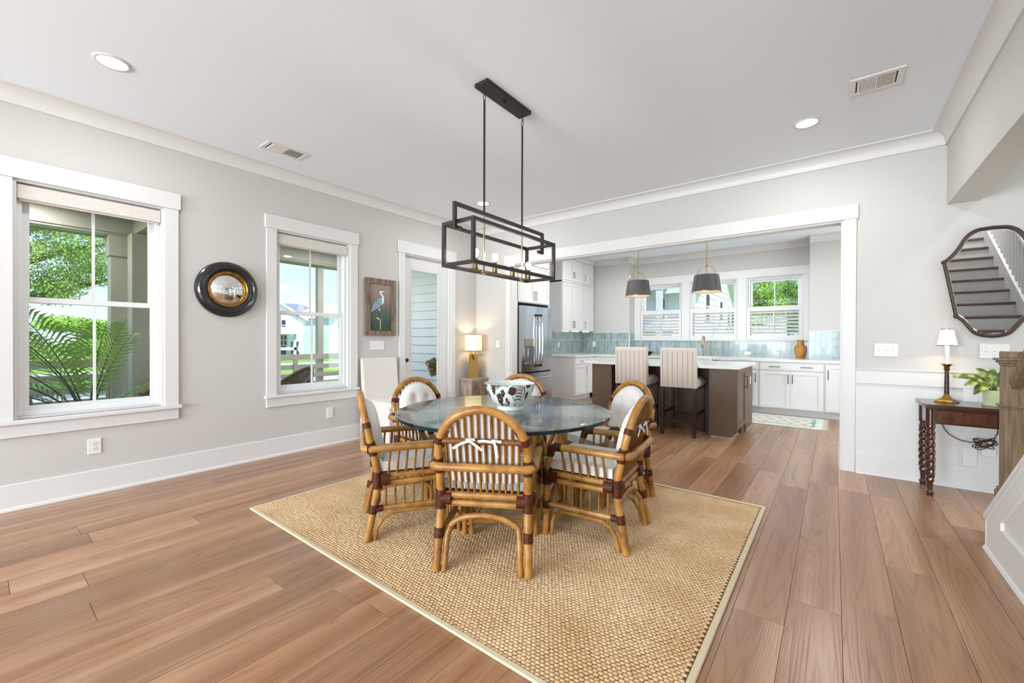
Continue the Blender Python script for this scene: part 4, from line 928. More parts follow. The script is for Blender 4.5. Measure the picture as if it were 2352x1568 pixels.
# ---- linear chandelier
CXc, CYc = 2.735, -2.68; ch = thing('chandelier', 'black open-frame rectangular chandelier with four brass sockets over the table', 'chandelier', (CXc, CYc, 0))
HX, HY, ZB, ZT, ZU = .135, .482, 1.735, 2.035, 2.145; bt = .0115
def bar(nm, x0, x1, y0, y1, z0, z1, par=ch, m='black_metal'): return B(nm, m, par, min(x0, x1)-bt, max(x0, x1)+bt, min(y0, y1)-bt, max(y0, y1)+bt, min(z0, z1)-bt, max(z0, z1)+bt, c=.001)
YO = -.0
for zz in (ZB+bt, ZT-bt):
    for sx_ in (-1, 1): bar('long_bar', sx_*HX, sx_*HX, -HY, HY, zz, zz)
    for sy_ in (-1, 1): bar('end_bar', -HX+2*bt, HX-2*bt, sy_*HY, sy_*HY, zz, zz)
for sx_ in (-1, 1):
    for sy_ in (-1, 1): bar('corner_post', sx_*HX, sx_*HX, sy_*HY, sy_*HY, ZB+3*bt, ZT-3*bt)
UY = .515
bar('top_bar', 0, 0, -UY, UY, ZU-bt, ZU-bt)
for sy_ in (-1, 1):
    bar('top_bar_post', 0, 0, sy_*UY, sy_*UY, ZT-.055, ZU-3*bt); bar('bracket_foot', 0, 0, sy_*(UY-.05), sy_*(UY-.012), ZT-.055, ZT-.055)
B('ceiling_canopy', 'black_metal', ch, -.06, .06, -.265, .265, H-.028, H, c=.002); MB().lathe([(0, H-.045), (.012, H-.042), (.012, H-.028), (0, H-.028)], 10).build('canopy_knob', 'black_metal', ch)
for sy_ in (-1, 1):
    yy = sy_*.226
    MB().tube([(0, yy, ZU), (0, yy, 2.93)], .0075, 8).build('rod', 'black_metal', ch); MB().tube([(0, yy, 1.72), (0, yy, ZU-2*bt)], .006, 8).build('brass_rod', 'brass', ch)
    for q in range(2):
        cz = 2.955+q*.04; lk = [(.010*math.cos(a_) if q == 0 else 0, yy+(.010*math.cos(a_) if q else 0), cz+.022*math.sin(a_)) for a_ in [2*PI*i/12 for i in range(12)]]; MB().tube(lk, .0028, 6, closed=True).build('chain_link', 'black_metal', ch)
    MB().lathe([(0, 1.700), (.012, 1.703), (.016, 1.715), (.028, 1.72), (.028, 1.724), (.01, 1.728), (0, 1.728)], 14, (0, yy, 0)).build('finial', 'brass', ch)
B('lamp_bar', 'brass_dark', ch, -.0045, .0045, -.36, .36, 1.724, 1.733)
for k in range(4):
    yy = -.315+k*.21
    MB().lathe([(0, 1.733), (.019, 1.733), (.019, 1.805), (.0165, 1.808), (.0165, 1.735)], 16, (0, yy, 0)).build('socket', 'brass_dark', ch)
    bb = MB().lathe([(.010, 1.806), (.012, 1.815), (.019, 1.828), (.0235, 1.845), (.0215, 1.860), (.0125, 1.871), (0, 1.874)], 16, (0, yy, 0)).build('bulb', 'bulb', ch)
    light('chandelier_bulb', 'POINT', (CXc, CYc+yy, 1.85), 5.5, (1, .95, .87), size=.026)
# ---- ceiling fittings
def can(x_, y_, label, en=10, z=H):
    t = thing('recessed_light', label, 'ceiling light', (x_, y_, z), 0, 'recessed ceiling lights')
    MB().lathe([(.075, 0), (.095, 0), (.095, -.004), (.088, -.008), (.075, -.006)], 32, closed=True).build('trim_ring', 'trim_paint', t); MB().lathe([(0, -.003), (.076, -.003), (.076, 0), (0, 0)], 32).build('lens', 'can_lens', t)
    light('recessed_light_beam', 'AREA', (x_, y_, z-.012), en, (.96, .975, 1.0), (0, 0, 0), .15)
can(.949, -4.553, 'round recessed ceiling light at the upper left, above the large window'); can(4.509, -.886, 'round recessed ceiling light near the vent by the kitchen opening'); can(.998, -.959, 'round recessed ceiling light behind the chandelier rods')
can(4.51, -4.553, 'round recessed ceiling light above the camera')
for k, (x_, y_) in enumerate(((1.3, 2.2), (3.0, 2.6), (4.6, 1.6), (1.6, .7))): can(x_, y_, ('added unseen ceiling light by the left kitchen cabinets', 'added unseen ceiling light in front of the kitchen sink', 'added unseen ceiling light near the right end of the kitchen', 'added unseen ceiling light in front of the refrigerator')[k], 14)  # out-of-view fixtures added to brighten the kitchen
can(6.2, -1.3, 'added unseen ceiling light in the stair hall near the shaped mirror', 6)  # extra fixture added out of view to light the hall
for k, y_ in enumerate((-4.2, -6.0)): can(6.3, y_, ('added unseen fill light high over the lower stairs', 'added unseen fill light high over the stair landing')[k], 60, 5.7)  # upstairs fill lights added to brighten the stairs, shaped as recessed fixtures
def vent(x_, y_, rz, label, w=.30, h=.15, along=True):
    t = thing('ceiling_vent', label, 'vent', (x_, y_, H), rz, 'ceiling air vents')
    mb = MB(); f = .035
    mb.cbox(-w/2-f, w/2+f, -h/2-f, -h/2, -.008, 0, .002); mb.cbox(-w/2-f, w/2+f, h/2, h/2+f, -.008, 0, .002); mb.cbox(-w/2-f, -w/2, -h/2, h/2, -.008, 0, .002); mb.cbox(w/2, w/2+f, -h/2, h/2, -.008, 0, .002)
    mb.build('frame', 'plastic_white', t, smooth=False); B('duct_opening', 'vent_dark', t, -w/2, w/2, -h/2, h/2, -.0012, -.0002); B('centre_bar', 'plastic_white', t, -.006, .006, -h/2, h/2, -.008, -.001)
    n_ = 9
    for s in (-1, 1):
        lm = MB().prism([(-.006*s, -.0085), (.006*s, -.002), (.007*s, -.003), (-.005*s, -.0095)], 'y', -h/2, h/2).mesh('slat', 'plastic_white', smooth=False)
        for i in range(n_): obj('slat', lm, t, (s*(.014+i*(w/2-.02)/n_), 0, 0))
vent(.52, -3.28, PI/2, 'ceiling air vent above the window beside the round mirror'); vent(4.92, -1.27, PI/2*0, 'ceiling air vent at the upper right by the beam', .22, .17)
# ================================================================== LEFT WALL AND CORNER
rm = thing('convex_mirror', 'round convex mirror in a stepped black frame with a gold inner ring', 'mirror', (0, -3.592, 1.722))
MB().lathe([(.262, 0), (.268, .012), (.262, .03), (.252, .036), (.250, .046), (.238, .060), (.222, .063), (.214, .056), (.20, .054), (.176, .042), (.172, .034), (.172, 0)], 64, axis='x', closed=True).build('frame', 'black_frame', rm, angle=25)
MB().lathe([(.176, .04), (.172, .048), (.164, .05), (.158, .044), (.152, .032), (.152, .02), (.176, .02)], 64, axis='x', closed=True).build('gold_ring', 'gold', rm)
MB().lathe([(.156*math.sin(a_)/math.sin(.62), .02+.156*(math.cos(a_)-math.cos(.62))/math.sin(.62)) for a_ in [.62*(1-i/14) for i in range(15)]], 64, axis='x').build('convex_glass', 'mirror', rm, angle=80)
pic = thing('framed_picture', 'weathered wood frame with a painting of a grey heron on a post', 'picture', (0, -1.857, 1.657), PI/2)
pw, ph, pf = .455, .735, .062
def stick(nm, poly): MB().prism(poly, 'y', -.035, 0).build(nm, 'barn_wood', pic, smooth=False)
x0_, x1_, z0_, z1_ = -pw/2, pw/2, -ph/2, ph/2
stick('frame_rail', [(x0_, z1_), (x1_, z1_), (x1_-pf, z1_-pf), (x0_+pf, z1_-pf)]); stick('frame_rail', [(x0_, z0_), (x1_, z0_), (x1_-pf, z0_+pf), (x0_+pf, z0_+pf)])
stick('frame_stile', [(x0_, z0_), (x0_, z1_), (x0_+pf, z1_-pf), (x0_+pf, z0_+pf)]); stick('frame_stile', [(x1_, z0_), (x1_, z1_), (x1_-pf, z1_-pf), (x1_-pf, z0_+pf)])
iw_, ih_ = pw-2*pf, ph-2*pf
m = bpy.data.materials.new('heron_background'); m.use_nodes = True; t_ = m.node_tree; b_ = t_.nodes['Principled BSDF']; b_.inputs['Roughness'].default_value = .7
tcn = t_.nodes.new('ShaderNodeTexCoord'); sp = t_.nodes.new('ShaderNodeSeparateXYZ'); nn_ = t_.nodes.new('ShaderNodeTexNoise'); mpn = t_.nodes.new('ShaderNodeMapping'); mpn.inputs['Scale'].default_value = (9, 9, 1.6)
ad = t_.nodes.new('ShaderNodeMath'); ad.operation = 'MULTIPLY_ADD'; ad.inputs[1].default_value = .30; rp = t_.nodes.new('ShaderNodeValToRGB'); mr_ = t_.nodes.new('ShaderNodeMapRange'); mr_.inputs[1].default_value = -.3; mr_.inputs[2].default_value = .3; mr_.inputs[3].default_value = -.15; mr_.inputs[4].default_value = .85
t_.links.new(tcn.outputs['Object'], sp.inputs[0]); t_.links.new(tcn.outputs['Object'], mpn.inputs[0]); t_.links.new(mpn.outputs[0], nn_.inputs['Vector']); nn_.inputs['Scale'].default_value = 3; nn_.inputs['Detail'].default_value = 5
t_.links.new(sp.outputs['Z'], mr_.inputs[0]); t_.links.new(nn_.outputs['Fac'], ad.inputs[0]); t_.links.new(mr_.outputs[0], ad.inputs[2]); t_.links.new(ad.outputs[0], rp.inputs[0])
el = rp.color_ramp.elements; el[0].position = .1; el[0].color = S('33463d'); el[1].position = .85; el[1].color = S('93807a'); k_ = el.new(.45); k_.color = S('59605a'); k_ = el.new(.62); k_.color = S('7f7068')
t_.links.new(rp.outputs[0], b_.inputs['Base Color']); MATS['heron_background'] = m
cv = B('canvas', 'heron_background', pic, -iw_/2-.004, iw_/2+.004, -.016, -.004, -ih_/2-.004, ih_/2+.004)
def pz(a, b): return ((a-478)/(700-255)*iw_, (800-b)/(1335-235)*ih_)     # traced from the picture, scaled to the canvas
def pp(nm, mt, pts, d): MB().prism([pz(*p) for p in pts], 'y', -.0165-d, -.0155).build(nm, mt, cv, smooth=False)
pp('heron_body', 'heron_blue', [(275, 935), (300, 840), (330, 760), (360, 660), (400, 605), (450, 580), (495, 590), (510, 640), (500, 710), (470, 790), (420, 835), (360, 870), (310, 915)], .0004)
pp('heron_wing_dark', 'heron_dark', [(290, 942), (330, 905), (400, 865), (455, 822), (485, 770), (500, 715), (475, 800), (430, 850), (360, 890)], .0006)  # dark band along the wing, part of the artwork
pp('heron_breast', 'heron_white', [(495, 590), (520, 560), (545, 600), (545, 670), (515, 730), (500, 720), (510, 650)], .0006)
pp('heron_neck', 'heron_white', [(545, 600), (515, 575), (508, 540), (475, 505), (458, 465), (460, 425), (485, 405), (500, 430), (490, 460), (510, 490), (540, 530), (550, 570)], .0007)
pp('heron_head', 'heron_white', [(458, 425), (475, 400), (505, 395), (535, 410), (555, 432), (520, 440), (480, 445)], .0008)
pp('heron_crest', 'heron_dark', [(465, 405), (490, 388), (525, 395), (545, 415), (510, 405), (480, 412)], .0010)
pp('heron_beak', 'drift_wood', [(535, 412), (625, 405), (545, 432)], .0009)
pp('heron_leg', 'heron_white', [(440, 830), (462, 820), (455, 890), (442, 880)], .0006); pp('heron_leg', 'heron_dark', [(442, 880), (452, 890), (448, 1000), (440, 1000)], .0006)
pp('heron_foot', 'heron_white', [(390, 1042), (410, 1040), (460, 1070), (450, 1088), (410, 1070)], .0006); pp('mooring_post', 'drift_wood', [(462, 1090), (490, 1070), (482, 1330), (460, 1330)], .0005)
plate('white four-gang light switch under the heron picture', (.0005, -1.90, 1.163), PI/2, .205, .118, 4, 'switch')
plate('white outlet below the large left window', (.0005, -4.517, .38), PI/2, .08, .125, 1, 'outlet', 'outlets on the left wall'); plate('white outlet below the window beside the heron picture', (.0005, -2.543, .376), PI/2, .08, .125, 1, 'outlet', 'outlets on the left wall')
plate('white single light switch on the narrow wall left of the kitchen opening', (.468, -.0005, 1.17), 0, .075, .118, 1, 'switch')
plate('white triple light switch right of the kitchen opening', (5.078, -.0005, 1.16), 0, .165, .118, 3, 'switch'); plate('white triple light switch behind the potted plant, below the shaped mirror', (5.741, -.0005, 1.162), 0, .165, .118, 3, 'switch')
# carved chest with lamp
cs = thing('side_chest', 'weathered wooden chest with a carved drawer front in the corner', 'chest', (.275, -.405, 0), PI/2); cw, cd = .37, .24
B('body', 'drift_wood', cs, .01, cw-.01, .008, cd-.005, .04, .575, c=.004); B('top', 'drift_wood', cs, 0, cw, -.012, cd, .60, .635, c=.006); B('cornice', 'drift_wood', cs, .004, cw-.004, -.004, cd-.002, .575, .60, c=.006)
B('plinth', 'drift_wood', cs, .0, cw, -.008, cd, 0, .04, c=.004)
for (za, zb) in ((.35, .56), (.08, .33)):
    dd = B('drawer_front', 'barn_wood', cs, .03, cw-.03, -.008, .01, za, zb, c=.003); mb = MB()
    for i in range(6):
        for j in range(4): mb.sphere((.065+i*.048, -.008, za+.035+j*(zb-za-.07)/3), (.015, .007, .017), 8, 4)
    mb.build('carving', 'barn_wood', dd); dd.children[0]['kind'] = 'stuff'
def lamp_tapered():
    t = thing('table_lamp', 'lit table lamp with square raffia base and white drum shade in the corner', 'lamp', (.155, -.235, .6352), PI/4)
    def sq(w, z): return [(w, w, z), (-w, w, z), (-w, -w, z), (w, -w, z)]
    mb = MB(); V = []; prof = [(.073, 0), (.074, .05), (.072, .2), (.066, .32), (.058, .385), (.054, .39)]
    for w_, z_ in prof: V += sq(w_, z_)
    Fs = [(3, 2, 1, 0)]+[(i*4+k, i*4+(k+1) % 4, i*4+4+(k+1) % 4, i*4+4+k) for i in range(len(prof)-1) for k in range(4)]+[tuple(range(len(V)-4, len(V)))]
    mb.add(V, Fs).build('base', 'raffia', t, smooth=False)
    MB().tube([(0, 0, .385), (0, 0, .52)], .008, 8).build('stem', 'brass', t)
    sh = MB().lathe([(.133, .425), (.133, .685), (.130, .685), (.130, .425)], 40, closed=True).build('shade', 'lamp_shade_warm', t)
    for zz in (.425, .68): MB().lathe([(.1335, zz), (.1355, zz), (.1355, zz+.008), (.1335, zz+.008)], 40, closed=True).build('trim_band', 'barn_wood', sh)
    MB().tube([(-.02, -.075, .37), (-.01, -.082, .33), (.0, -.084, .29)], [.006, .012, .004], 6).build('tassel', 'binding', t)
    MB().sphere((0, 0, .56), .03, 12, 8).build('bulb', 'bulb', t)
    light('corner_lamp_up', 'SPOT', (.155, -.235, .6352+.60), 3.4, (1, .82, .56), (PI, 0, 0), .04).data.spot_size = 2.0
    light('corner_lamp_down', 'SPOT', (.155, -.235, .6352+.50), 1.8, (1, .80, .5), (0, 0, 0), .04).data.spot_size = 2.0
lamp_tapered()
# slip-covered chair against the left wall
pc = thing('slipcovered_chair', 'dining chair under a long pale linen slipcover by the heron picture', 'chair', (.34, -1.90, 0), -PI/2)
V = []; n_ = 12; prof = [(-.30, .40, -.27), (-.29, .50, -.27), (-.25, .52, -.245), (-.25, .98, -.30), (-.245, 1.0, -.295)]
bk = MB().prism([(-.20, .46), (-.275, .99), (-.285, 1.005), (-.315, 1.005), (-.325, .98), (-.26, .02), (-.19, .02)], 'x', -.25, .25).build('back_cover', 'linen', pc, angle=50)
MB().cbox(-.26, .26, -.21, .29, .40, .50, .03).build('seat_cover', 'linen', pc)
V = []; Fs = []; per = [(-.26, -.2)]+[(-.26, -.2+i*.07) for i in range(1, 8)]+[(-.26+i*.074, .29) for i in range(0, 8)]+[(.26, .29-i*.07) for i in range(0, 8)]
for i, (x_, y_) in enumerate(per):
    for zz in (.43, .25, .015): k = 1+(.43-zz)*(.10+.05*math.sin(i*2.1)); V.append((x_*k, .045+(y_-.045)*k, zz))
for i in range(len(per)-1):
    for q in range(2): a_ = i*3+q; Fs.append((a_, a_+3, a_+4, a_+1))
MB().add(V, Fs).build('skirt', 'linen', pc, angle=80)
for sx_ in (-.2, .2):
    for yy in (-.18, .22): B('leg', 'espresso', pc, sx_-.02, sx_+.02, yy-.02, yy+.02, 0, .4)
# ================================================================== RIGHT: CONSOLE, MIRROR, STAIRS
half = [(0, .892), (-.03, .890), (-.083, .884), (-.129, .856), (-.163, .809), (-.189, .752), (-.231, .686), (-.279, .635), (-.248, .42), (-.204, .171), (-.166, .134), (-.133, .082), (-.101, .035), (-.06, .010), (0, 0)]
mo = thing('shaped_mirror', 'shield-shaped wall mirror in a thin bronze frame above the console', 'mirror', (5.722, -.002, 1.284))
def smooth(pts, sub_=5):
    o = []
    for i in range(len(pts)-1):
        p0, p1, p2, p3 = [Vector(pts[max(0, min(len(pts)-1, j))]) for j in (i-1, i, i+1, i+2)]
        for k in range(sub_):
            f = k/sub_; o.append(tuple(.5*((2*p1)+(p2-p0)*f+(2*p0-5*p1+4*p2-p3)*f*f+(3*p1-p0-3*p2+p3)*f**3)))
    return o
half = smooth(half[:8])+[half[7]]+smooth(half[9:])+[half[-1]]
out = half+[(-x_, z_) for x_, z_ in half[-2:0:-1]]
cc = (0, .46); ins = lambda f: [(cc[0]+(x_-cc[0])*f, cc[1]+(z_-cc[1])*f) for x_, z_ in out]
MB().prism(ins(1.0), 'y', -.012, 0).build('backboard', 'bronze', mo, smooth=False)
i1 = ins(.935); MB().prism(i1, 'y', -.020, -.0125).build('mirror_glass', 'mirror', mo, smooth=False)
i0 = ins(.99); nO = len(i0); MB().add([(x_, -.014, z_) for x_, z_ in i0]+[(x_, -.0201, z_) for x_, z_ in i1], [(i, (i+1) % nO, nO+(i+1) % nO, nO+i) for i in range(nO)]).build('bevel', 'mirror', mo, smooth=False)
MB().tube([(x_, -.02, z_) for x_, z_ in out], .0125, 10, closed=True).build('frame', 'bronze', mo)
for (x_, z_) in ((-.279, .635), (.279, .635), (-.204, .171), (.204, .171)): MB().sphere((x_, -.02, z_), .019, 10, 6).build('knuckle', 'bronze', mo)
# console with rope-twist legs
ct = thing('console_table', 'dark mahogany console table with rope-twist legs under the shaped mirror', 'table', (5.27, -.46, 0)); tw_, td = .90, .425
MB().prism([(.0, .06), (.02, .0), (tw_-.02, 0), (tw_, .06), (tw_, td), (0, td)], 'z', .715, .74).build('top', 'mahogany', ct, angle=20)
B('moulding', 'mahogany', ct, .012, tw_-.012, .012, td-.01, .70, .715, c=.004); B('apron', 'mahogany', ct, .03, tw_-.03, .032, td-.02, .585, .70)
B('apron_panel', 'mahogany_veneer', ct, .085, .40, .024, .032, .597, .695, c=.003); B('drawer_front', 'mahogany_veneer', ct, .415, .62, .022, .032, .597, .695, c=.004); B('apron_panel', 'mahogany_veneer', ct, .635, tw_-.085, .024, .032, .597, .695, c=.003)
mb = MB(); V = []; Fs = []; n_ = 20; rows_ = []
def rad(z):
    if z < .02: return .020
    if z < .045: return .026
    if z < .12: return .014+.006*(z/.12)
    if z < .135: return .026
    if z < .50: return .0245+.003*math.sin((z-.135)/.365*PI)
    if z < .515: return .030
    if z < .55: return .024
    if z < .565: return .031
    return .030
zz = 0.
while zz <= .7001: rows_.append(zz); zz += .0065
for z_ in rows_:
    for k in range(n_):
        a_ = 2*PI*k/n_; r_ = rad(z_)
        if .135 <= z_ < .50: r_ *= 1+.16*math.cos(4*a_-z_*105)
        V.append((r_*math.cos(a_), r_*math.sin(a_), z_))
for i in range(len(rows_)-1):
    for k in range(n_): Fs.append((i*n_+k, i*n_+(k+1) % n_, (i+1)*n_+(k+1) % n_, (i+1)*n_+k))
Fs.append(tuple(reversed(range(n_))))
lm = MB().add(V, Fs).mesh('leg', 'mahogany', angle=70)
for (x_, y_) in ((.048, .05), (.048, td-.04), (tw_-.048, .05), (tw_-.048, td-.04)): obj('leg', lm, ct, (x_, y_, 0))
cl = thing('candlestick_lamp', 'lit candlestick lamp with a small white shade on the console table', 'lamp', (5.437, -.215, .7405), .3)
V = []
MB().lathe([(0, 0), (.082, 0), (.082, .008), (.072, .012), (.064, .02), (.035, .035), (.024, .05), (.018, .062), (.018, .07)], 4).build('foot', 'gold', cl, smooth=False)
MB().tube([(0, 0, .07+i*.019) for i in range(11)], [.0155-.003*i/10+(.0012 if i % 2 else 0) for i in range(11)], 12).build('column', 'bronze', cl); MB().lathe([(.012, .258), (.019, .268), (.017, .29), (.026, .305), (.034, .312), (.034, .316), (0, .316)], 16).build('drip_cup', 'gold', cl)
MB().lathe([(.013, .316), (.013, .475), (0, .476)], 14).build('candle_sleeve', 'plastic_white', cl)
sh = MB().lathe([(.062, .468), (.037, .600), (.035, .600), (.060, .468)], 32, closed=True).build('shade', 'lamp_shade_white', cl)
for r_, zz in ((.0625, .466), (.038, .598)): MB().lathe([(r_-.001, zz), (r_+.001, zz), (r_+.001, zz+.006), (r_-.001, zz+.006)], 32, closed=True).build('trim_band', 'gold', sh)
light('candle_lamp_down', 'SPOT', (5.437, -.215, .7405+.50), 2.2, (1, .82, .58), (0, 0, 0), .03).data.spot_size = 2.3
light('candle_lamp_up', 'SPOT', (5.437, -.215, .7405+.53), 1.2, (1, .82, .58), (PI, 0, 0), .03).data.spot_size = 1.4
co = thing('power_cord', 'brown lamp cord looped in a tangle under the console table', 'cord', (0, 0, 0))
c1 = [(5.425, -.10, .583), (5.43, -.07, .545), (5.45, -.06, .495), (5.475, -.06, .458), (5.51, -.06, .43), (5.543, -.06, .414), (5.604, -.06, .404), (5.656, -.06, .412), (5.70, -.05, .43), (5.74, -.04, .46), (5.752, -.05, .50), (5.748, -.08, .583)]
MB().tube(c1, .0035, 6).build('cable', 'cord', co)
mb = MB(); rq = random.Random(8)
for k in range(7):
    ph = rq.uniform(0, 6.28); el_ = rq.uniform(.035, .075); eb = rq.uniform(.015, .03); rot = rq.uniform(-.9, .9)+(.5 if k % 2 else 0); cx_ = 5.69+rq.uniform(-.015, .02); cz_ = .405+rq.uniform(-.012, .015)
    mb.tube([(cx_+el_*math.cos(a_)*math.cos(rot)-eb*math.sin(a_)*math.sin(rot), -.055+.012*math.sin(a_+ph), cz_+el_*math.cos(a_)*math.sin(rot)+eb*math.sin(a_)*math.cos(rot)) for a_ in [2*PI*i/20 for i in range(20)]], .0033, 6, closed=True)
mb.build('coiled_loops', 'cord', co)
for o_ in co.children: pass
plate('white outlet behind the tangled cord under the console', (5.712, -.0185, .36), 0, .08, .125, 1, 'rocker')
# potted plant
po = thing('potted_plant', 'leafy houseplant in a pale green ridged pot on the console', 'plant', (5.69, -.27, .7405))
MB().lathe([(0, .0), (.05, 0), (.057, .008), (.06, .02), (.066, .125), (.062, .125), (.057, .1), (0, .1)], 32).build('pot', 'pot_green', po); MB().lathe([(0, .0), (.064, .0), (.072, .012), (.062, .012), (0, .008)], 28).build('saucer', 'pot_green', po); MB().lathe([(0, .112), (.04, .108), (.058, .098)], 18).build('soil', 'soil', po)
mb = MB()
for k in range(18):
    a_ = -2.6+k*.16
    for q in range(5): z_ = .022+q*.018; r_ = .0608+.006*z_/.125; mb.box(r_*math.cos(a_)-.001, r_*math.cos(a_)+.001, r_*math.sin(a_)-.002, r_*math.sin(a_)+.001, z_, z_+.008)
rl = mb.build('ridges', 'leaf_var', po, smooth=False); rl['kind'] = 'stuff'; rl.data.materials[0] = MATS['pot_green']
def leaf(par, base, tip, wid, droop, up=(-.2, -.72, .66)):
    wid *= 1.35
    b0, t0 = Vector(base), Vector(tip); n_ = 8; d_ = (t0-b0); sd = d_.cross(Vector(up)).normalized(); V = []; Fs = []
    for i in range(n_+1):
        f = i/n_; p = b0+d_*f+Vector((0, 0, droop*math.sin(PI*f))); w_ = wid*math.sin(PI*min(1, f*.93+.05))**.8*(1 if f < 1 else 0)
        V += [p-sd*w_+Vector((0, 0, .25*w_)), p, p+sd*w_+Vector((0, 0, .25*w_))]
    for i in range(n_):
        for k in (0, 1): Fs.append((i*3+k, i*3+k+1, i*3+k+4, i*3+k+3))
    MB().add(V, Fs).build('leaf', 'leaf_var', par, angle=80)
LV = [((-.02, 0, .16), (-.17, -.02, .225), .018, .02), ((-.06, 0, .19), (-.245, .01, .205), .02, .02), ((-.02, -.01, .15), (-.18, -.06, .15), .022, .03), ((-.03, -.01, .14), (-.12, -.04, .08), .026, .03), ((-.01, -.02, .15), (-.09, -.09, .11), .022, .03),
      ((0, 0, .15), (-.02, -.01, .30), .02, .0), ((.01, 0, .15), (.06, .02, .29), .022, 0), ((.01, 0, .15), (.13, .02, .22), .022, .02), ((0, .01, .15), (.04, .12, .2), .02, .02), ((-.01, 0, .17), (-.10, .0, .29), .020, .015)]
for (a_, b_, c_, d_) in LV: leaf(po, a_, b_, c_, d_); MB().tube([(a_[0]*.3, a_[1]*.3, .10), (a_[0]*.7, a_[1]*.7, a_[2]*.9), a_], .0035, 6).build('stem', 'stem_green', po)
# stairs rising towards the camera on the right
SL = .753; SY0 = -1.40; KX0, KX1 = 5.43, 5.55
stw = sroot('wall_stair'); zt = lambda y_: .206+(SY0-y_)*SL; YE = -4.25
MB().prism([(SY0, 0), (SY0, zt(SY0)-.02), (YE, zt(YE)-.02), (YE, 0)], 'x', KX0+.015, KX1).build('core', 'trim_paint', stw, smooth=False)
MB().prism([(SY0+.003, zt(SY0)-.022), (SY0+.003, zt(SY0)), (YE, zt(YE)), (YE, zt(YE)-.022)], 'x', KX0-.012, KX1+.012).build('cap', 'trim_paint', stw, smooth=False); B('end_board', 'trim_paint', stw, KX0-.002, KX1+.002, SY0-.003, SY0+.012, 0, zt(SY0)-.02)
MB().prism([(SY0, 0), (SY0, .183), (SY0-.026, .204), (YE, .204), (YE, 0)], 'x', KX0, KX0+.015).build('bottom_rail', 'trim_paint', stw, smooth=False)
MB().prism([(-1.665, .2041), (SY0-.027, .2041), (-1.665, zt(-1.665)-.022)], 'x', KX0, KX0+.0149).build('end_stile', 'trim_paint', stw, smooth=False)
MB().prism([(-1.6651, zt(-1.665)-.16), (-1.6651, zt(-1.665)-.022), (YE, zt(YE)-.022), (YE, zt(YE)-.16)], 'x', KX0, KX0+.0152).build('raking_rail', 'trim_paint', stw, smooth=False)
MB().prism([(KX0-.014, 0), (KX0, 0), (KX0, .02), (KX0-.006, .018)], 'y', YE, SY0+.012).build('shoe_moulding', 'trim_paint', stw, smooth=False)
MB().prism([(SY0-.02, zt(SY0-.02)-.045), (SY0-.02, zt(SY0-.02)-.022), (YE, zt(YE)-.022), (YE, zt(YE)-.045)], 'x', KX0-.008, KX0).build('cap_moulding', 'trim_paint', stw, smooth=False)
st_ = sroot('stairs'); SX0, SX1 = KX1+.002, 6.70; RI = .2; GO = RI/SL; NS = 18
for k in range(NS):
    y_ = SY0-(k+1)*GO; B('riser', 'trim_paint', st_, SX0, SX1, y_-.045, y_-.025, k*RI, (k+1)*RI-.042); B('tread', 'tread_wood', st_, SX0, SX1, y_-GO-.045, y_, (k+1)*RI-.042, (k+1)*RI, c=.008)
sy1 = SY0-NS*GO
MB().prism([(SY0-.10, 0), (SY0-.10, .26), (sy1, .26+(SY0-.10-sy1)*SL), (sy1, (SY0-sy1)*SL-.45), (SY0-.55, 0)], 'x', SX1, SX1+.03).build('stringer', 'trim_paint', st_, smooth=False)
br = thing('balustrade', 'white baluster railing on the far side of the stairs, seen in the shaped mirror', 'railing', (SX1+.04, 0, 0))
for k in range(34):
    y_ = SY0-.16-k*.133; zb = .26+(SY0-.10-y_)*SL
    B('baluster', 'trim_paint', br, -.016, .016, y_-.016, y_+.016, zb, zb+.72)
MB().prism([(SY0-.12, .97), (SY0-.12, 1.03), (sy1, 1.03+(SY0-.12-sy1)*SL), (sy1, .97+(SY0-.12-sy1)*SL)], 'x', -.03, .03).build('handrail', 'trim_paint', br, smooth=False)
MB().prism([(SY0-.10, 0), (SY0-.10, .26), (sy1, .26+(SY0-.10-sy1)*SL), (sy1, 0)], 'x', -.008, .03).build('skirt_wall', 'trim_paint', br, smooth=False)
ra = thing('stair_railing', 'brown wooden newel post and handrail at the foot of the stairs', 'railing', (5.545, -1.35, 0))
B('newel_post', 'newel_wood', ra, -.047, .047, -.047, .047, .36, 1.10, c=.003); B('newel_plinth', 'newel_wood', ra, -.062, .062, -.048, .062, 0, .345, c=.003)
for (za, zb, e_) in ((.345, .365, .056), (.845, .858, .056), (.858, .868, .062), (1.10, 1.115, .052), (1.115, 1.13, .062), (1.13, 1.145, .072)): B('moulding', 'newel_wood', ra, -e_, e_, -min(e_, .072), e_, za, zb, c=.004)
B('newel_cap', 'newel_wood', ra, -.05, .05, -.05, .05, 1.145, 1.185, c=.004)
yv = lambda y_: 1.0+(-y_-.047)*SL
hr = MB().prism([(-.02, -.03), (.02, -.03), (.024, -.012), (.03, 0), (.03, .018), (.018, .03), (-.018, .03), (-.03, .018), (-.03, 0), (-.024, -.012)], 'y', 0, 1)
me = hr.mesh('handrail', 'newel_wood', angle=30)
for v in me.vertices:
    f = v.co.y; y_ = -.047-f*2.6; v.co = (v.co.x, y_, v.co.z*1.2+yv(y_))
obj('handrail', me, ra)
for k in range(12):
    y_ = -.275-k*.133; wy = y_-1.35; B('baluster', 'trim_paint', ra, -.019, .019, y_-.019, y_+.019, zt(wy)+.0, yv(y_)-.03)
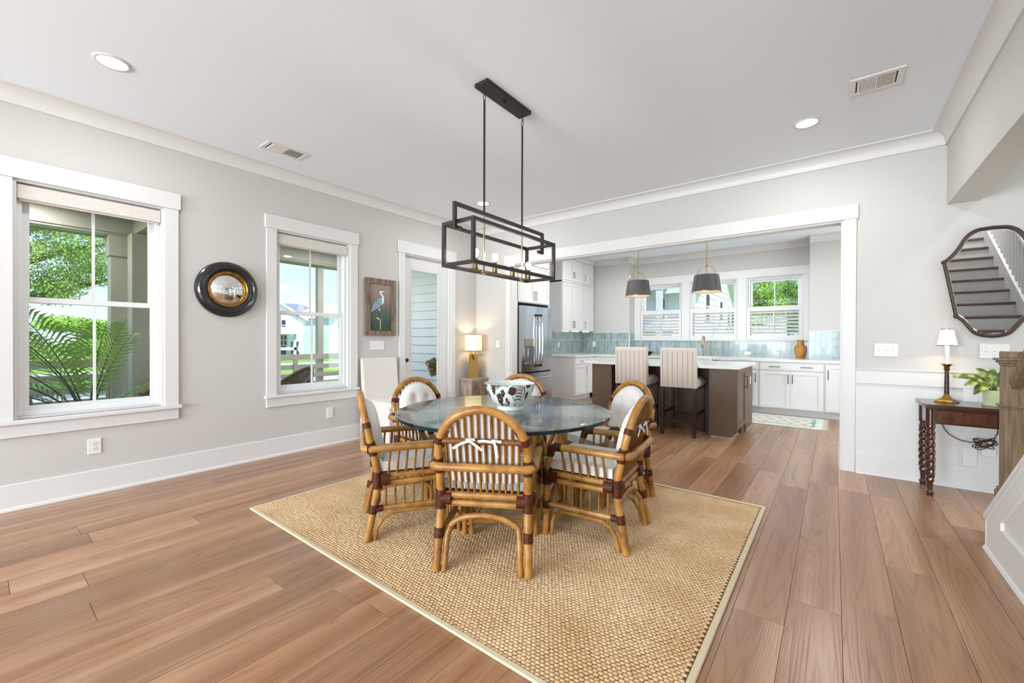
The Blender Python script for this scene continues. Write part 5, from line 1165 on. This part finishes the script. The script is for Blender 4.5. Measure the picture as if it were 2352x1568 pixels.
# ================================================================== OUTSIDE
struct(MB().box(-160, 120, -120, 140, -.75, -.55).build('ground', 'grass', smooth=False))
struct(MB().box(-26.5, -20, -60, 60, -.55, -.53).build('street', 'asphalt', smooth=False)); struct(MB().box(-14.5, -11.5, -40, 12, -.55, -.535).build('footpath', 'asphalt', smooth=False)); struct(MB().box(-10.5, -7.5, -9, -3.4, -.55, -.52).build('gravel_bed', 'gravel', smooth=False))
struct(MB().box(-2.95, -.16, -7.5, -.02, -.2, -.03).build('porch_floor', 'porch_floor', smooth=False)); struct(MB().box(-2.95, -.16, -7.5, -.02, 2.78, 2.84).build('porch_ceiling', 'porch_paint', smooth=False))
pb = sroot('porch_beam'); B('beam', 'porch_paint', pb, -2.66, -2.40, -7.5, -.02, 2.56, 2.78); B('fascia_board', 'porch_paint', pb, -2.69, -2.66, -7.5, -.02, 2.52, 2.80); B('lower_board', 'porch_paint', pb, -2.64, -2.42, -7.5, -.02, 2.535, 2.56)
B('cross_beam', 'porch_paint', pb, -2.40, -.17, -3.85, -3.66, 2.56, 2.78)
def column(name, label, x_, y_, w, cap=True, group=None):
    t = thing(name, label, 'column', (x_, y_, -.03), 0, group); h = w/2
    B('shaft', 'porch_paint', t, -h, h, -h, h, .0, 2.56, c=.004)
    if cap: B('capital', 'porch_paint', t, -h-.02, h+.02, -h-.02, h+.02, 2.30, 2.56, c=.004); B('base', 'porch_paint', t, -h-.02, h+.02, -h-.02, h+.02, 0, .16, c=.004)
column('porch_column', 'square boxed porch column with a wide capital, right side of the large window view', -2.53, -3.96, .19); column('porch_column', 'plain porch pier against the boxed column, darkest at the window\'s right', -2.2, -3.80, .235, False); column('porch_post', 'slim white porch post seen through the window beside the heron picture', -2.605, -1.30, .10, False)
def railing(label, y0, y1):
    t = thing('porch_railing', label, 'railing', (-2.53, y0, -.03), 0, 'horizontal board railings of the porch')
    for (za, zb) in ((.918, 1.01), (.755, .834), (.61, .68), (.455, .535), (.30, .38), (.15, .225)): B('rail_board', 'porch_paint', t, -.02, .02, 0, y1-y0, za, zb, c=.003)
    n_ = max(1, int((y1-y0)/1.2))
    for k in range(n_+1): yy = k*(y1-y0)/n_; B('rail_post', 'porch_paint', t, .02, .06, yy-.03 if k else yy, yy+.03 if k < n_ else yy, 0, .918)
railing('grey board porch railing behind the palm', -7.4, -4.06); railing('white board porch railing outside the window beside the heron picture', -3.5, -.05)
tl = thing('porch_light', 'glowing disc light on the porch ceiling outside the large window', 'ceiling light', (-2.0, -4.78, 2.78)); MB().lathe([(0, -.02), (.10, -.02), (.11, 0), (0, 0)], 24).build('diffuser', 'can_lens', tl); light('porch_lamp_a', 'AREA', (-2.0, -4.78, 2.75), 10, (1, .98, .95), (0, 0, 0), .2)
tl = thing('porch_light', 'added disc light on the porch ceiling, brightening the siding wall', 'ceiling light', (-1.4, -1.5, 2.78)); MB().lathe([(0, -.02), (.10, -.02), (.11, 0), (0, 0)], 24).build('diffuser', 'can_lens', tl); light('siding_fill_light', 'AREA', (-1.4, -1.5, 2.75), 24, (.97, .98, 1), (0, 0, 0), .2)  # extra lamp added here to brighten the siding
# lap siding at the porch end, one object per board
ps = sroot('wall_porch_end'); B('sheathing', 'siding', ps, -2.1, -.16, -.02, .0, -.5, 2.9)
sm = MB().prism([(-.022, 0), (-.040, 0), (-.024, .160), (-.022, .160)], 'x', -2.1, -.16).mesh('siding_board', 'siding', smooth=False)
for k in range(21): obj('siding_board', sm, ps, (0, 0, -.42+k*.156))
# potted palm
pa = thing('potted_palm', 'potted areca palm on the porch outside the large window', 'palm', (-1.15, -4.41, -.03))
MB().lathe([(0, 0), (.13, 0), (.17, .30), (.18, .34), (.165, .34), (.15, .30), (0, .28)], 24).build('pot', 'pot_white', pa)
rq = random.Random(21)
FR = [(-1.6, 1.25, .72), (-1.3, 1.1, .9), (-1.95, 1.4, .5), (-.9, 1.35, .55), (-1.5, .9, 1.0), (1.2, 1.25, .22), (1.9, 1.15, .32), (1.5, .72, .8), (.2, 1.25, .3), (-1.1, 1.45, .38)]
for (az, L, lean) in FR:
    d_ = Vector((math.cos(az), math.sin(az), 0)); pts = []
    for i in range(13):
        f = i/12; pts.append(Vector((0, 0, .32))+d_*(L*lean*(f**1.5))+Vector((0, 0, L*(f-.42*lean*f**2.4))))
    fo = MB().tube(pts, [.011*(1-.8*i/12) for i in range(13)], 6).build('frond_stem', 'palm_stem', pa)
    mb = MB(); nl = 21
    for k in range(nl):
        f = .30+.68*k/nl; i = min(int(f*12), 11); q = f*12-i; p = pts[i]*(1-q)+pts[i+1]*q; tg = (pts[i+1]-pts[i]).normalized(); sd = tg.cross(Vector((0, 0, 1)));
        sd = sd.normalized() if sd.length > 1e-4 else Vector((1, 0, 0)); nrm = sd.cross(tg)
        for s in (-1, 1):
            ll = .34*math.sin(PI*(.15+.8*(f-.3)/.7))**.7*L/1.1; dr_ = (sd*s*.85+tg*.62+nrm*.15).normalized(); w_ = tg.cross(dr_).cross(dr_).normalized()*.011
            a_ = p; b_ = p+dr_*ll*.5+Vector((0, 0, .01)); c_ = p+dr_*ll+Vector((0, 0, -.10*ll-.03)); mb.add([a_, b_-w_, b_+w_, c_], [(0, 1, 3, 2)])
    lf = mb.build('leaflets', 'palm_leaf', fo, smooth=False); lf['kind'] = 'stuff'
# wicker chairs on the porch (front +y)
def wchair():
    t = thing('wicker_chair', 'x', 'chair'); prof = []
    V = []; Fs = []; n_ = 22
    for i in range(n_+1):
        a_ = -PI*.06+PI*1.12*i/n_; x_, y_ = .34*math.cos(a_), -.30*math.sin(a_)
        zt_ = .62+.24*max(0, math.sin(a_))**1.5; k = 1+.16*math.sin(a_)
        V += [(x_*.82, y_*.78, .30), (x_*.95, y_, .5), (x_, y_*k, zt_), (x_*1.06, y_*k*1.06, zt_), (x_*1.02, y_*1.1, .5), (x_*.9, y_*.88, .28)]
    for i in range(n_):
        for q in range(6): Fs.append((i*6+q, i*6+(q+1) % 6, i*6+6+(q+1) % 6, i*6+6+q))
    Fs += [tuple(range(6)), tuple(n_*6+q for q in range(5, -1, -1))]
    MB().add(V, Fs).build('shell', 'wicker', t, angle=60); MB().tube([(V[i*6+2][0], V[i*6+2][1], V[i*6+2][2]) for i in range(n_+1)], .022, 8).build('rim', 'wicker', t)
    MB().lathe([(0, .30), (.27, .30), (.29, .33), (.27, .36), (0, .36)], 20).build('seat', 'wicker', t)
    for k in range(4): a_ = PI/4+k*PI/2; MB().tube([(.24*math.cos(a_), .22*math.sin(a_), .31), (.28*math.cos(a_), .26*math.sin(a_), 0)], [.02, .014], 8).build('leg', 'wicker', t)
    return t
wc = wchair(); wc['label'] = 'brown wicker porch chair at the lower right of the large window'; wc['group'] = 'wicker chairs on the porch'; wc.location = (-1.55, -3.62, -.03); wc.rotation_euler = (0, 0, -2.3)
w2_ = copy_tree(wc, None, (-1.3, -2.47, -.03), PI); w2_['label'] = 'brown wicker porch chair seen through the window beside the heron picture'
w3_ = copy_tree(wc, None, (-1.35, -5.12, -.03), -1.9); w3_['label'] = 'dark wicker porch chair cut off at the left edge of the large window'
hy = thing('potted_bush', 'dried brown-green potted bush outside the glass door', 'plant', (-.50, -.40, -.03)); MB().lathe([(0, 0), (.12, 0), (.16, .35), (.165, .42), (.14, .42), (0, .40)], 20).build('pot', 'pot_white', hy); MB().tube([(0, 0, .4), (.0, 0, .75)], .015, 6).build('stem', 'bark', hy)
def leaves(par, nm, m_, c_, r_, n_, sz, seed, shell=.55, blobs=7, br=(.32, .52)):
    q = random.Random(seed); V = []; Fs = []; bc = []
    for k in range(blobs):
        a_ = q.uniform(0, 2*PI); h_ = q.uniform(-.75, .8); rr_ = math.sqrt(max(0, 1-h_*h_))*q.uniform(.4, .75)
        bc.append((c_[0]+r_[0]*rr_*math.cos(a_), c_[1]+r_[1]*rr_*math.sin(a_), c_[2]+r_[2]*h_*.7, q.uniform(*br)))
    for i in range(n_):
        b_ = bc[i % blobs]; d_ = Vector((q.gauss(0, 1), q.gauss(0, 1), q.gauss(0, 1)+.25)).normalized(); k = b_[3]*(q.uniform(shell, 1.05))
        p = Vector((b_[0]+d_.x*r_[0]*k, b_[1]+d_.y*r_[1]*k, b_[2]+d_.z*r_[2]*k)); nn = (d_+Vector((q.uniform(-.7, .7), q.uniform(-.7, .7), q.uniform(-.3, .9)))).normalized()
        s_ = sz*q.uniform(.6, 1.3); a_ = nn.orthogonal().normalized(); a_ = Matrix.Rotation(q.uniform(0, 6.28), 3, nn) @ a_; e_ = nn.cross(a_); o = len(V)
        V += [tuple(p-a_*s_), tuple(p-e_*s_*.55+nn*s_*.12), tuple(p+a_*s_), tuple(p+e_*s_*.55+nn*s_*.12)]; Fs.append((o, o+1, o+2, o+3))
    me = bpy.data.meshes.new(nm); me.from_pydata(V, [], Fs); me.materials.append(MATS[m_]); o = obj(nm, me, par); o['kind'] = 'stuff'; return o
leaves(hy, 'foliage', 'dried_flower', (0, 0, .80), (.17, .17, .20), 1500, .02, 5, .3, 6)
def tree(nm, label, loc, h, r, m_, n_, sz, seed, trunk=.2, group='trees outside', blobs=9):
    t = thing(nm, label, 'tree', loc, 0, group); MB().tube([(0, 0, 0), (.05*h, .02*h, h*.35), (0, 0, h*.75)], [trunk, trunk*.7, trunk*.2], 8).build('trunk', 'bark', t)
    leaves(t, 'crown', m_, (0, 0, h-r[2]*.9), r, n_, sz, seed, .45, blobs); return t
# live oak filling the upper left window
ok = thing('oak_tree', 'spreading live oak with curving limbs outside the large window', 'tree', (-13, -6.6, -.55))
MB().tube([(0, 0, 0), (.1, .1, 1.2), (.3, .3, 2.0), (.2, .8, 2.6)], [.45, .36, .32, .24], 10).build('trunk', 'bark', ok)
for pts in ([(.2, .8, 2.5), (.1, 1.6, 3.0), (0, 2.4, 3.9), (0, 3.6, 4.5), (.2, 4.6, 4.9)], [(.2, .8, 2.4), (.3, 1.9, 2.7), (.3, 3.2, 3.2), (.2, 4.4, 3.7)], [(.2, .6, 2.3), (-.5, -.3, 3.6), (-.8, -.6, 5.2)], [(.1, 1.2, 2.8), (-.4, 1.6, 4.2), (-.3, 2.6, 5.6)], [(.1, 1.0, 2.6), (.8, 1.8, 3.4), (1.2, 2.6, 4.9)]):
    MB().tube(pts, [.2*(1-.85*i/(len(pts)-1)) for i in range(len(pts))], 8).build('limb', 'bark', ok)
leaves(ok, 'crown', 'foliage_oak', (0, 1.7, 4.4), (3.2, 4.2, 2.6), 42000, .036, 31, .45, 60, (.10, .2))
rq = random.Random(77)
for k, (x_, y_, h, lb) in enumerate(((-17, -9.5, 2.4, 'round green shrub at the far left behind the porch railing'), (-18.5, -5.0, 2.3, 'broad green shrub behind the palm fronds'), (-19, -.6, 2.1, 'low green shrub right of the palm, beyond the path'), (-36, -9, 3.6, 'tall dense tree far behind the porch railing'), (-38, -.5, 3.4, 'tall dense tree behind the oak limbs'))):
    tree('shrub' if k < 3 else 'broadleaf_tree', lb, (x_, y_, -.55), h, (2.3, 2.4, h*.5) if k < 3 else (4, 4, h*.48), ('foliage_deep', 'foliage', 'foliage_deep')[k % 3], 14000, .045 if k < 3 else .09, 40+k, .12)
# houses across the street
def house(label, x_, y0, y1, zg, ze, zr, m_, roof, wins, porch=None, depth=9, stilts=True, gable=True):
    t = thing('house', label, 'house', (x_, y0, zg)); w_ = y1-y0; ze -= zg; zr -= zg; zs = 1.5 if stilts else 0
    B('wall', m_, t, -depth, 0, 0, w_, zs, ze)
    if stilts:
        for k in range(5): B('pier', m_, t, -.4, 0, k*(w_-.4)/4, k*(w_-.4)/4+.4, 0, zs)
        B('lattice', 'roof_grey', t, -depth, -.3, .1, w_-.1, 0, zs)
    if gable: MB().prism([(-.35, ze-.1), (w_/2, zr), (w_+.35, ze-.1), (w_+.35, ze+.1), (w_/2, zr+.22), (-.35, ze+.1)], 'x', -depth-.3, .35).build('roof', roof, t, smooth=False); MB().prism([(0, ze), (w_/2, zr), (w_, ze)], 'x', -depth, -.01).build('gable', m_, t, smooth=False)
    else: MB().add([(-depth-.4, -.4, ze), (.4, -.4, ze), (.4, w_+.4, ze), (-depth-.4, w_+.4, ze), (-depth/2, w_*.3, zr), (-depth/2, w_*.7, zr)], [(0, 1, 4), (1, 2, 5, 4), (2, 3, 5), (3, 0, 4, 5), (3, 2, 1, 0)]).build('roof', roof, t, smooth=False)
    for (ya, yb, za, zb) in wins:
        f = B('window_frame', 'trim_paint', t, .0, .08, ya-.1, yb+.1, za-.1, zb+.1); B('pane', 'far_glass', f, .06, .10, ya, yb, za, zb); B('muntin', 'trim_paint', f, .10, .12, (ya+yb)/2-.04, (ya+yb)/2+.04, za, zb); B('muntin', 'trim_paint', f, .10, .12, ya, yb, (za+zb)/2-.04, (za+zb)/2+.04)
    if porch:
        ya, yb, zf, zc_ = porch; B('porch_deck', 'trim_paint', t, 0, 1.8, ya, yb, zf-.25, zf); MB().prism([(0, zc_+.7), (2.1, zc_+.1), (2.1, zc_), (0, zc_)], 'y', ya-.2, yb+.2).build('porch_roof', 'roof_white', t, smooth=False)
        for yy in (ya, (ya+yb)/2, yb-.2): B('porch_post', 'trim_paint', t, 1.6, 1.8, yy, yy+.2, 0, zc_)
    return t
house('white stilted house with small upper windows across the street', -36, 9.5, 14.6, -.55, 3.0, 4.6, 'siding', 'roof_white', [(.9, 1.3, 2.9, 3.5), (1.7, 2.1, 2.9, 3.5), (2.6, 3.4, 2.55, 3.5), (.9, 1.3, 1.2, 2.0), (2.9, 3.5, 1.2, 2.1)], (.2, 3.6, 1.0, 2.2), 9, True, True)
house('wide pale grey house with a hipped roof across the street', -50, 19.0, 24.7, -.55, 4.3, 6.0, 'siding', 'roof_grey', [], None, 8, True, False)
house('pale mint house with a bay window across the street', -37.5, 18.6, 23.5, -.55, 3.6, 5.1, 'siding_mint', 'roof_white', [(.4, .9, 2.9, 3.6), (1.2, 1.7, 2.9, 3.6), (.5, 1.0, 1.3, 2.1), (1.1, 1.6, 1.3, 2.1)], None, 9, False, True)
pl = thing('palmetto_trunk', 'slender brown palm trunk in front of the stilted white house', 'tree', (-30, 9.5, -.55)); MB().tube([(0, 0, 0), (.02, .05, 1.2), (0, .1, 2.4)], [.2, .16, .12], 8).build('trunk', 'bark', pl)
for k, (y_, h) in enumerate(((13.2, 6.0), (17.2, 6.1))): tree('distant_tree', ('small tree peeking over the white house roof, far left', 'small tree peeking over the hipped roof')[k], (-64, y_+7.5, -.55), h, (1.8, 1.8, 1.5), 'foliage_deep', 1200, .2, 60+k, .15, 'trees outside', 5)
# neighbouring house and trees behind the kitchen
nh = thing('neighbour_house', 'white lap-sided house with a porch behind the kitchen windows', 'house', (-6.7, 8.5, -.55)); NX, NY, NE = 8.0, 6.1, 3.46
B('wall', 'siding', nh, 0, NX, 0, NY, 0, NE)
sm = MB().prism([(0, 0), (-.02, 0), (-.004, .2), (0, .2)], 'x', 0, NX).mesh('siding_board', 'siding', smooth=False)
for k in range(17): obj('siding_board', sm, nh, (0, 0, .02+k*.2))
for k in range(26):
    z_ = .02+k*.2; ya, yb = (0, NY) if z_ < NE-.1 else ((z_+.2-NE)/.62, NY-(z_+.2-NE)/.62)
    if yb-ya > .2: MB().prism([(NX, 0), (NX+.02, 0), (NX+.004, .2), (NX, .2)], 'y', ya, yb).build('siding_board', 'siding', nh, smooth=False).location = (0, 0, z_)
MB().prism([(0, NE), (NY/2, NE+NY/2*.62), (NY, NE)], 'x', 0, NX-.005).build('gable', 'siding', nh, smooth=False)
MB().prism([(-.35, NE-.22), (NY/2, NE+NY/2*.62), (NY+.35, NE-.22), (NY+.35, NE-.02), (NY/2, NE+NY/2*.62+.2), (-.35, NE-.02)], 'x', -.3, NX+.3).build('roof', 'roof_white', nh, smooth=False); B('gutter', 'trim_paint', nh, -.3, NX+.3, NY+.3, NY+.45, NE-.25, NE-.12)
MB().tube([(NX+.25, NY+.37, NE-.2), (NX+.1, NY+.1, NE-.5), (NX+.06, NY-.08, .2)], .05, 8).build('downspout', 'trim_paint', nh)
for (ya, yb, za, zb) in ((3.35, 3.65, 2.5, 3.2), (4.75, 5.0, 2.4, 3.1), (5.55, 5.75, 2.4, 3.1), (1.2, 1.6, 2.5, 3.3)):
    f = B('window_frame', 'trim_paint', nh, NX, NX+.06, ya-.09, yb+.09, za-.09, zb+.09); B('pane', 'far_glass', f, NX+.06, NX+.075, ya, yb, za, zb); B('muntin', 'trim_paint', f, NX+.075, NX+.085, ya, yb, (za+zb)/2-.03, (za+zb)/2+.03)
for (xa, xb, za, zb) in ((6.05, 6.32, 2.45, 3.15), (6.9, 7.1, 2.45, 3.1)):
    f = B('window_frame', 'trim_paint', nh, xa-.09, xb+.09, -.06, 0, za-.09, zb+.09); B('pane', 'far_glass', f, xa, xb, -.075, -.06, za, zb); B('muntin', 'trim_paint', f, xa, xb, -.085, -.075, (za+zb)/2-.03, (za+zb)/2+.03)
B('porch_roof_beam', 'trim_paint', nh, 2.5, 7.4, -1.2, -1.0, 3.3, 3.6); B('porch_ceiling', 'trim_paint', nh, 2.5, 7.4, -1.2, -.03, 3.58, 3.66); B('porch_deck', 'trim_paint', nh, 2.5, 7.4, -1.2, -.03, 2.1, 2.28)
for xx in (2.6, 5.6, 6.55, 7.2): B('porch_post', 'trim_paint', nh, xx, xx+.16, -1.18, -1.02, 0, 3.3)
for k, (x_, y_, h, r_) in enumerate(((1.3, 21, 5.9, (1.7, 1.6, 2.4)), (4.3, 25.5, 5.6, (1.7, 1.6, 2.3)), (8.8, 24, 5.6, (2.2, 2.0, 2.4)), (1.9, 28.5, 6.4, (2.2, 2.0, 2.6)))):
    tree('leafy_tree', ('bright green tree at the left of the right-hand kitchen window', 'bright green tree at the right of the right-hand kitchen window', 'bright green tree hidden past the kitchen\'s right wall', 'green tree in the gap between the two nearer kitchen-window trees')[k], (x_, y_, -.55), h, r_, ('foliage', 'foliage_deep')[k % 2], 18000, .055, 90+k, .2, 'trees behind the kitchen', 14)
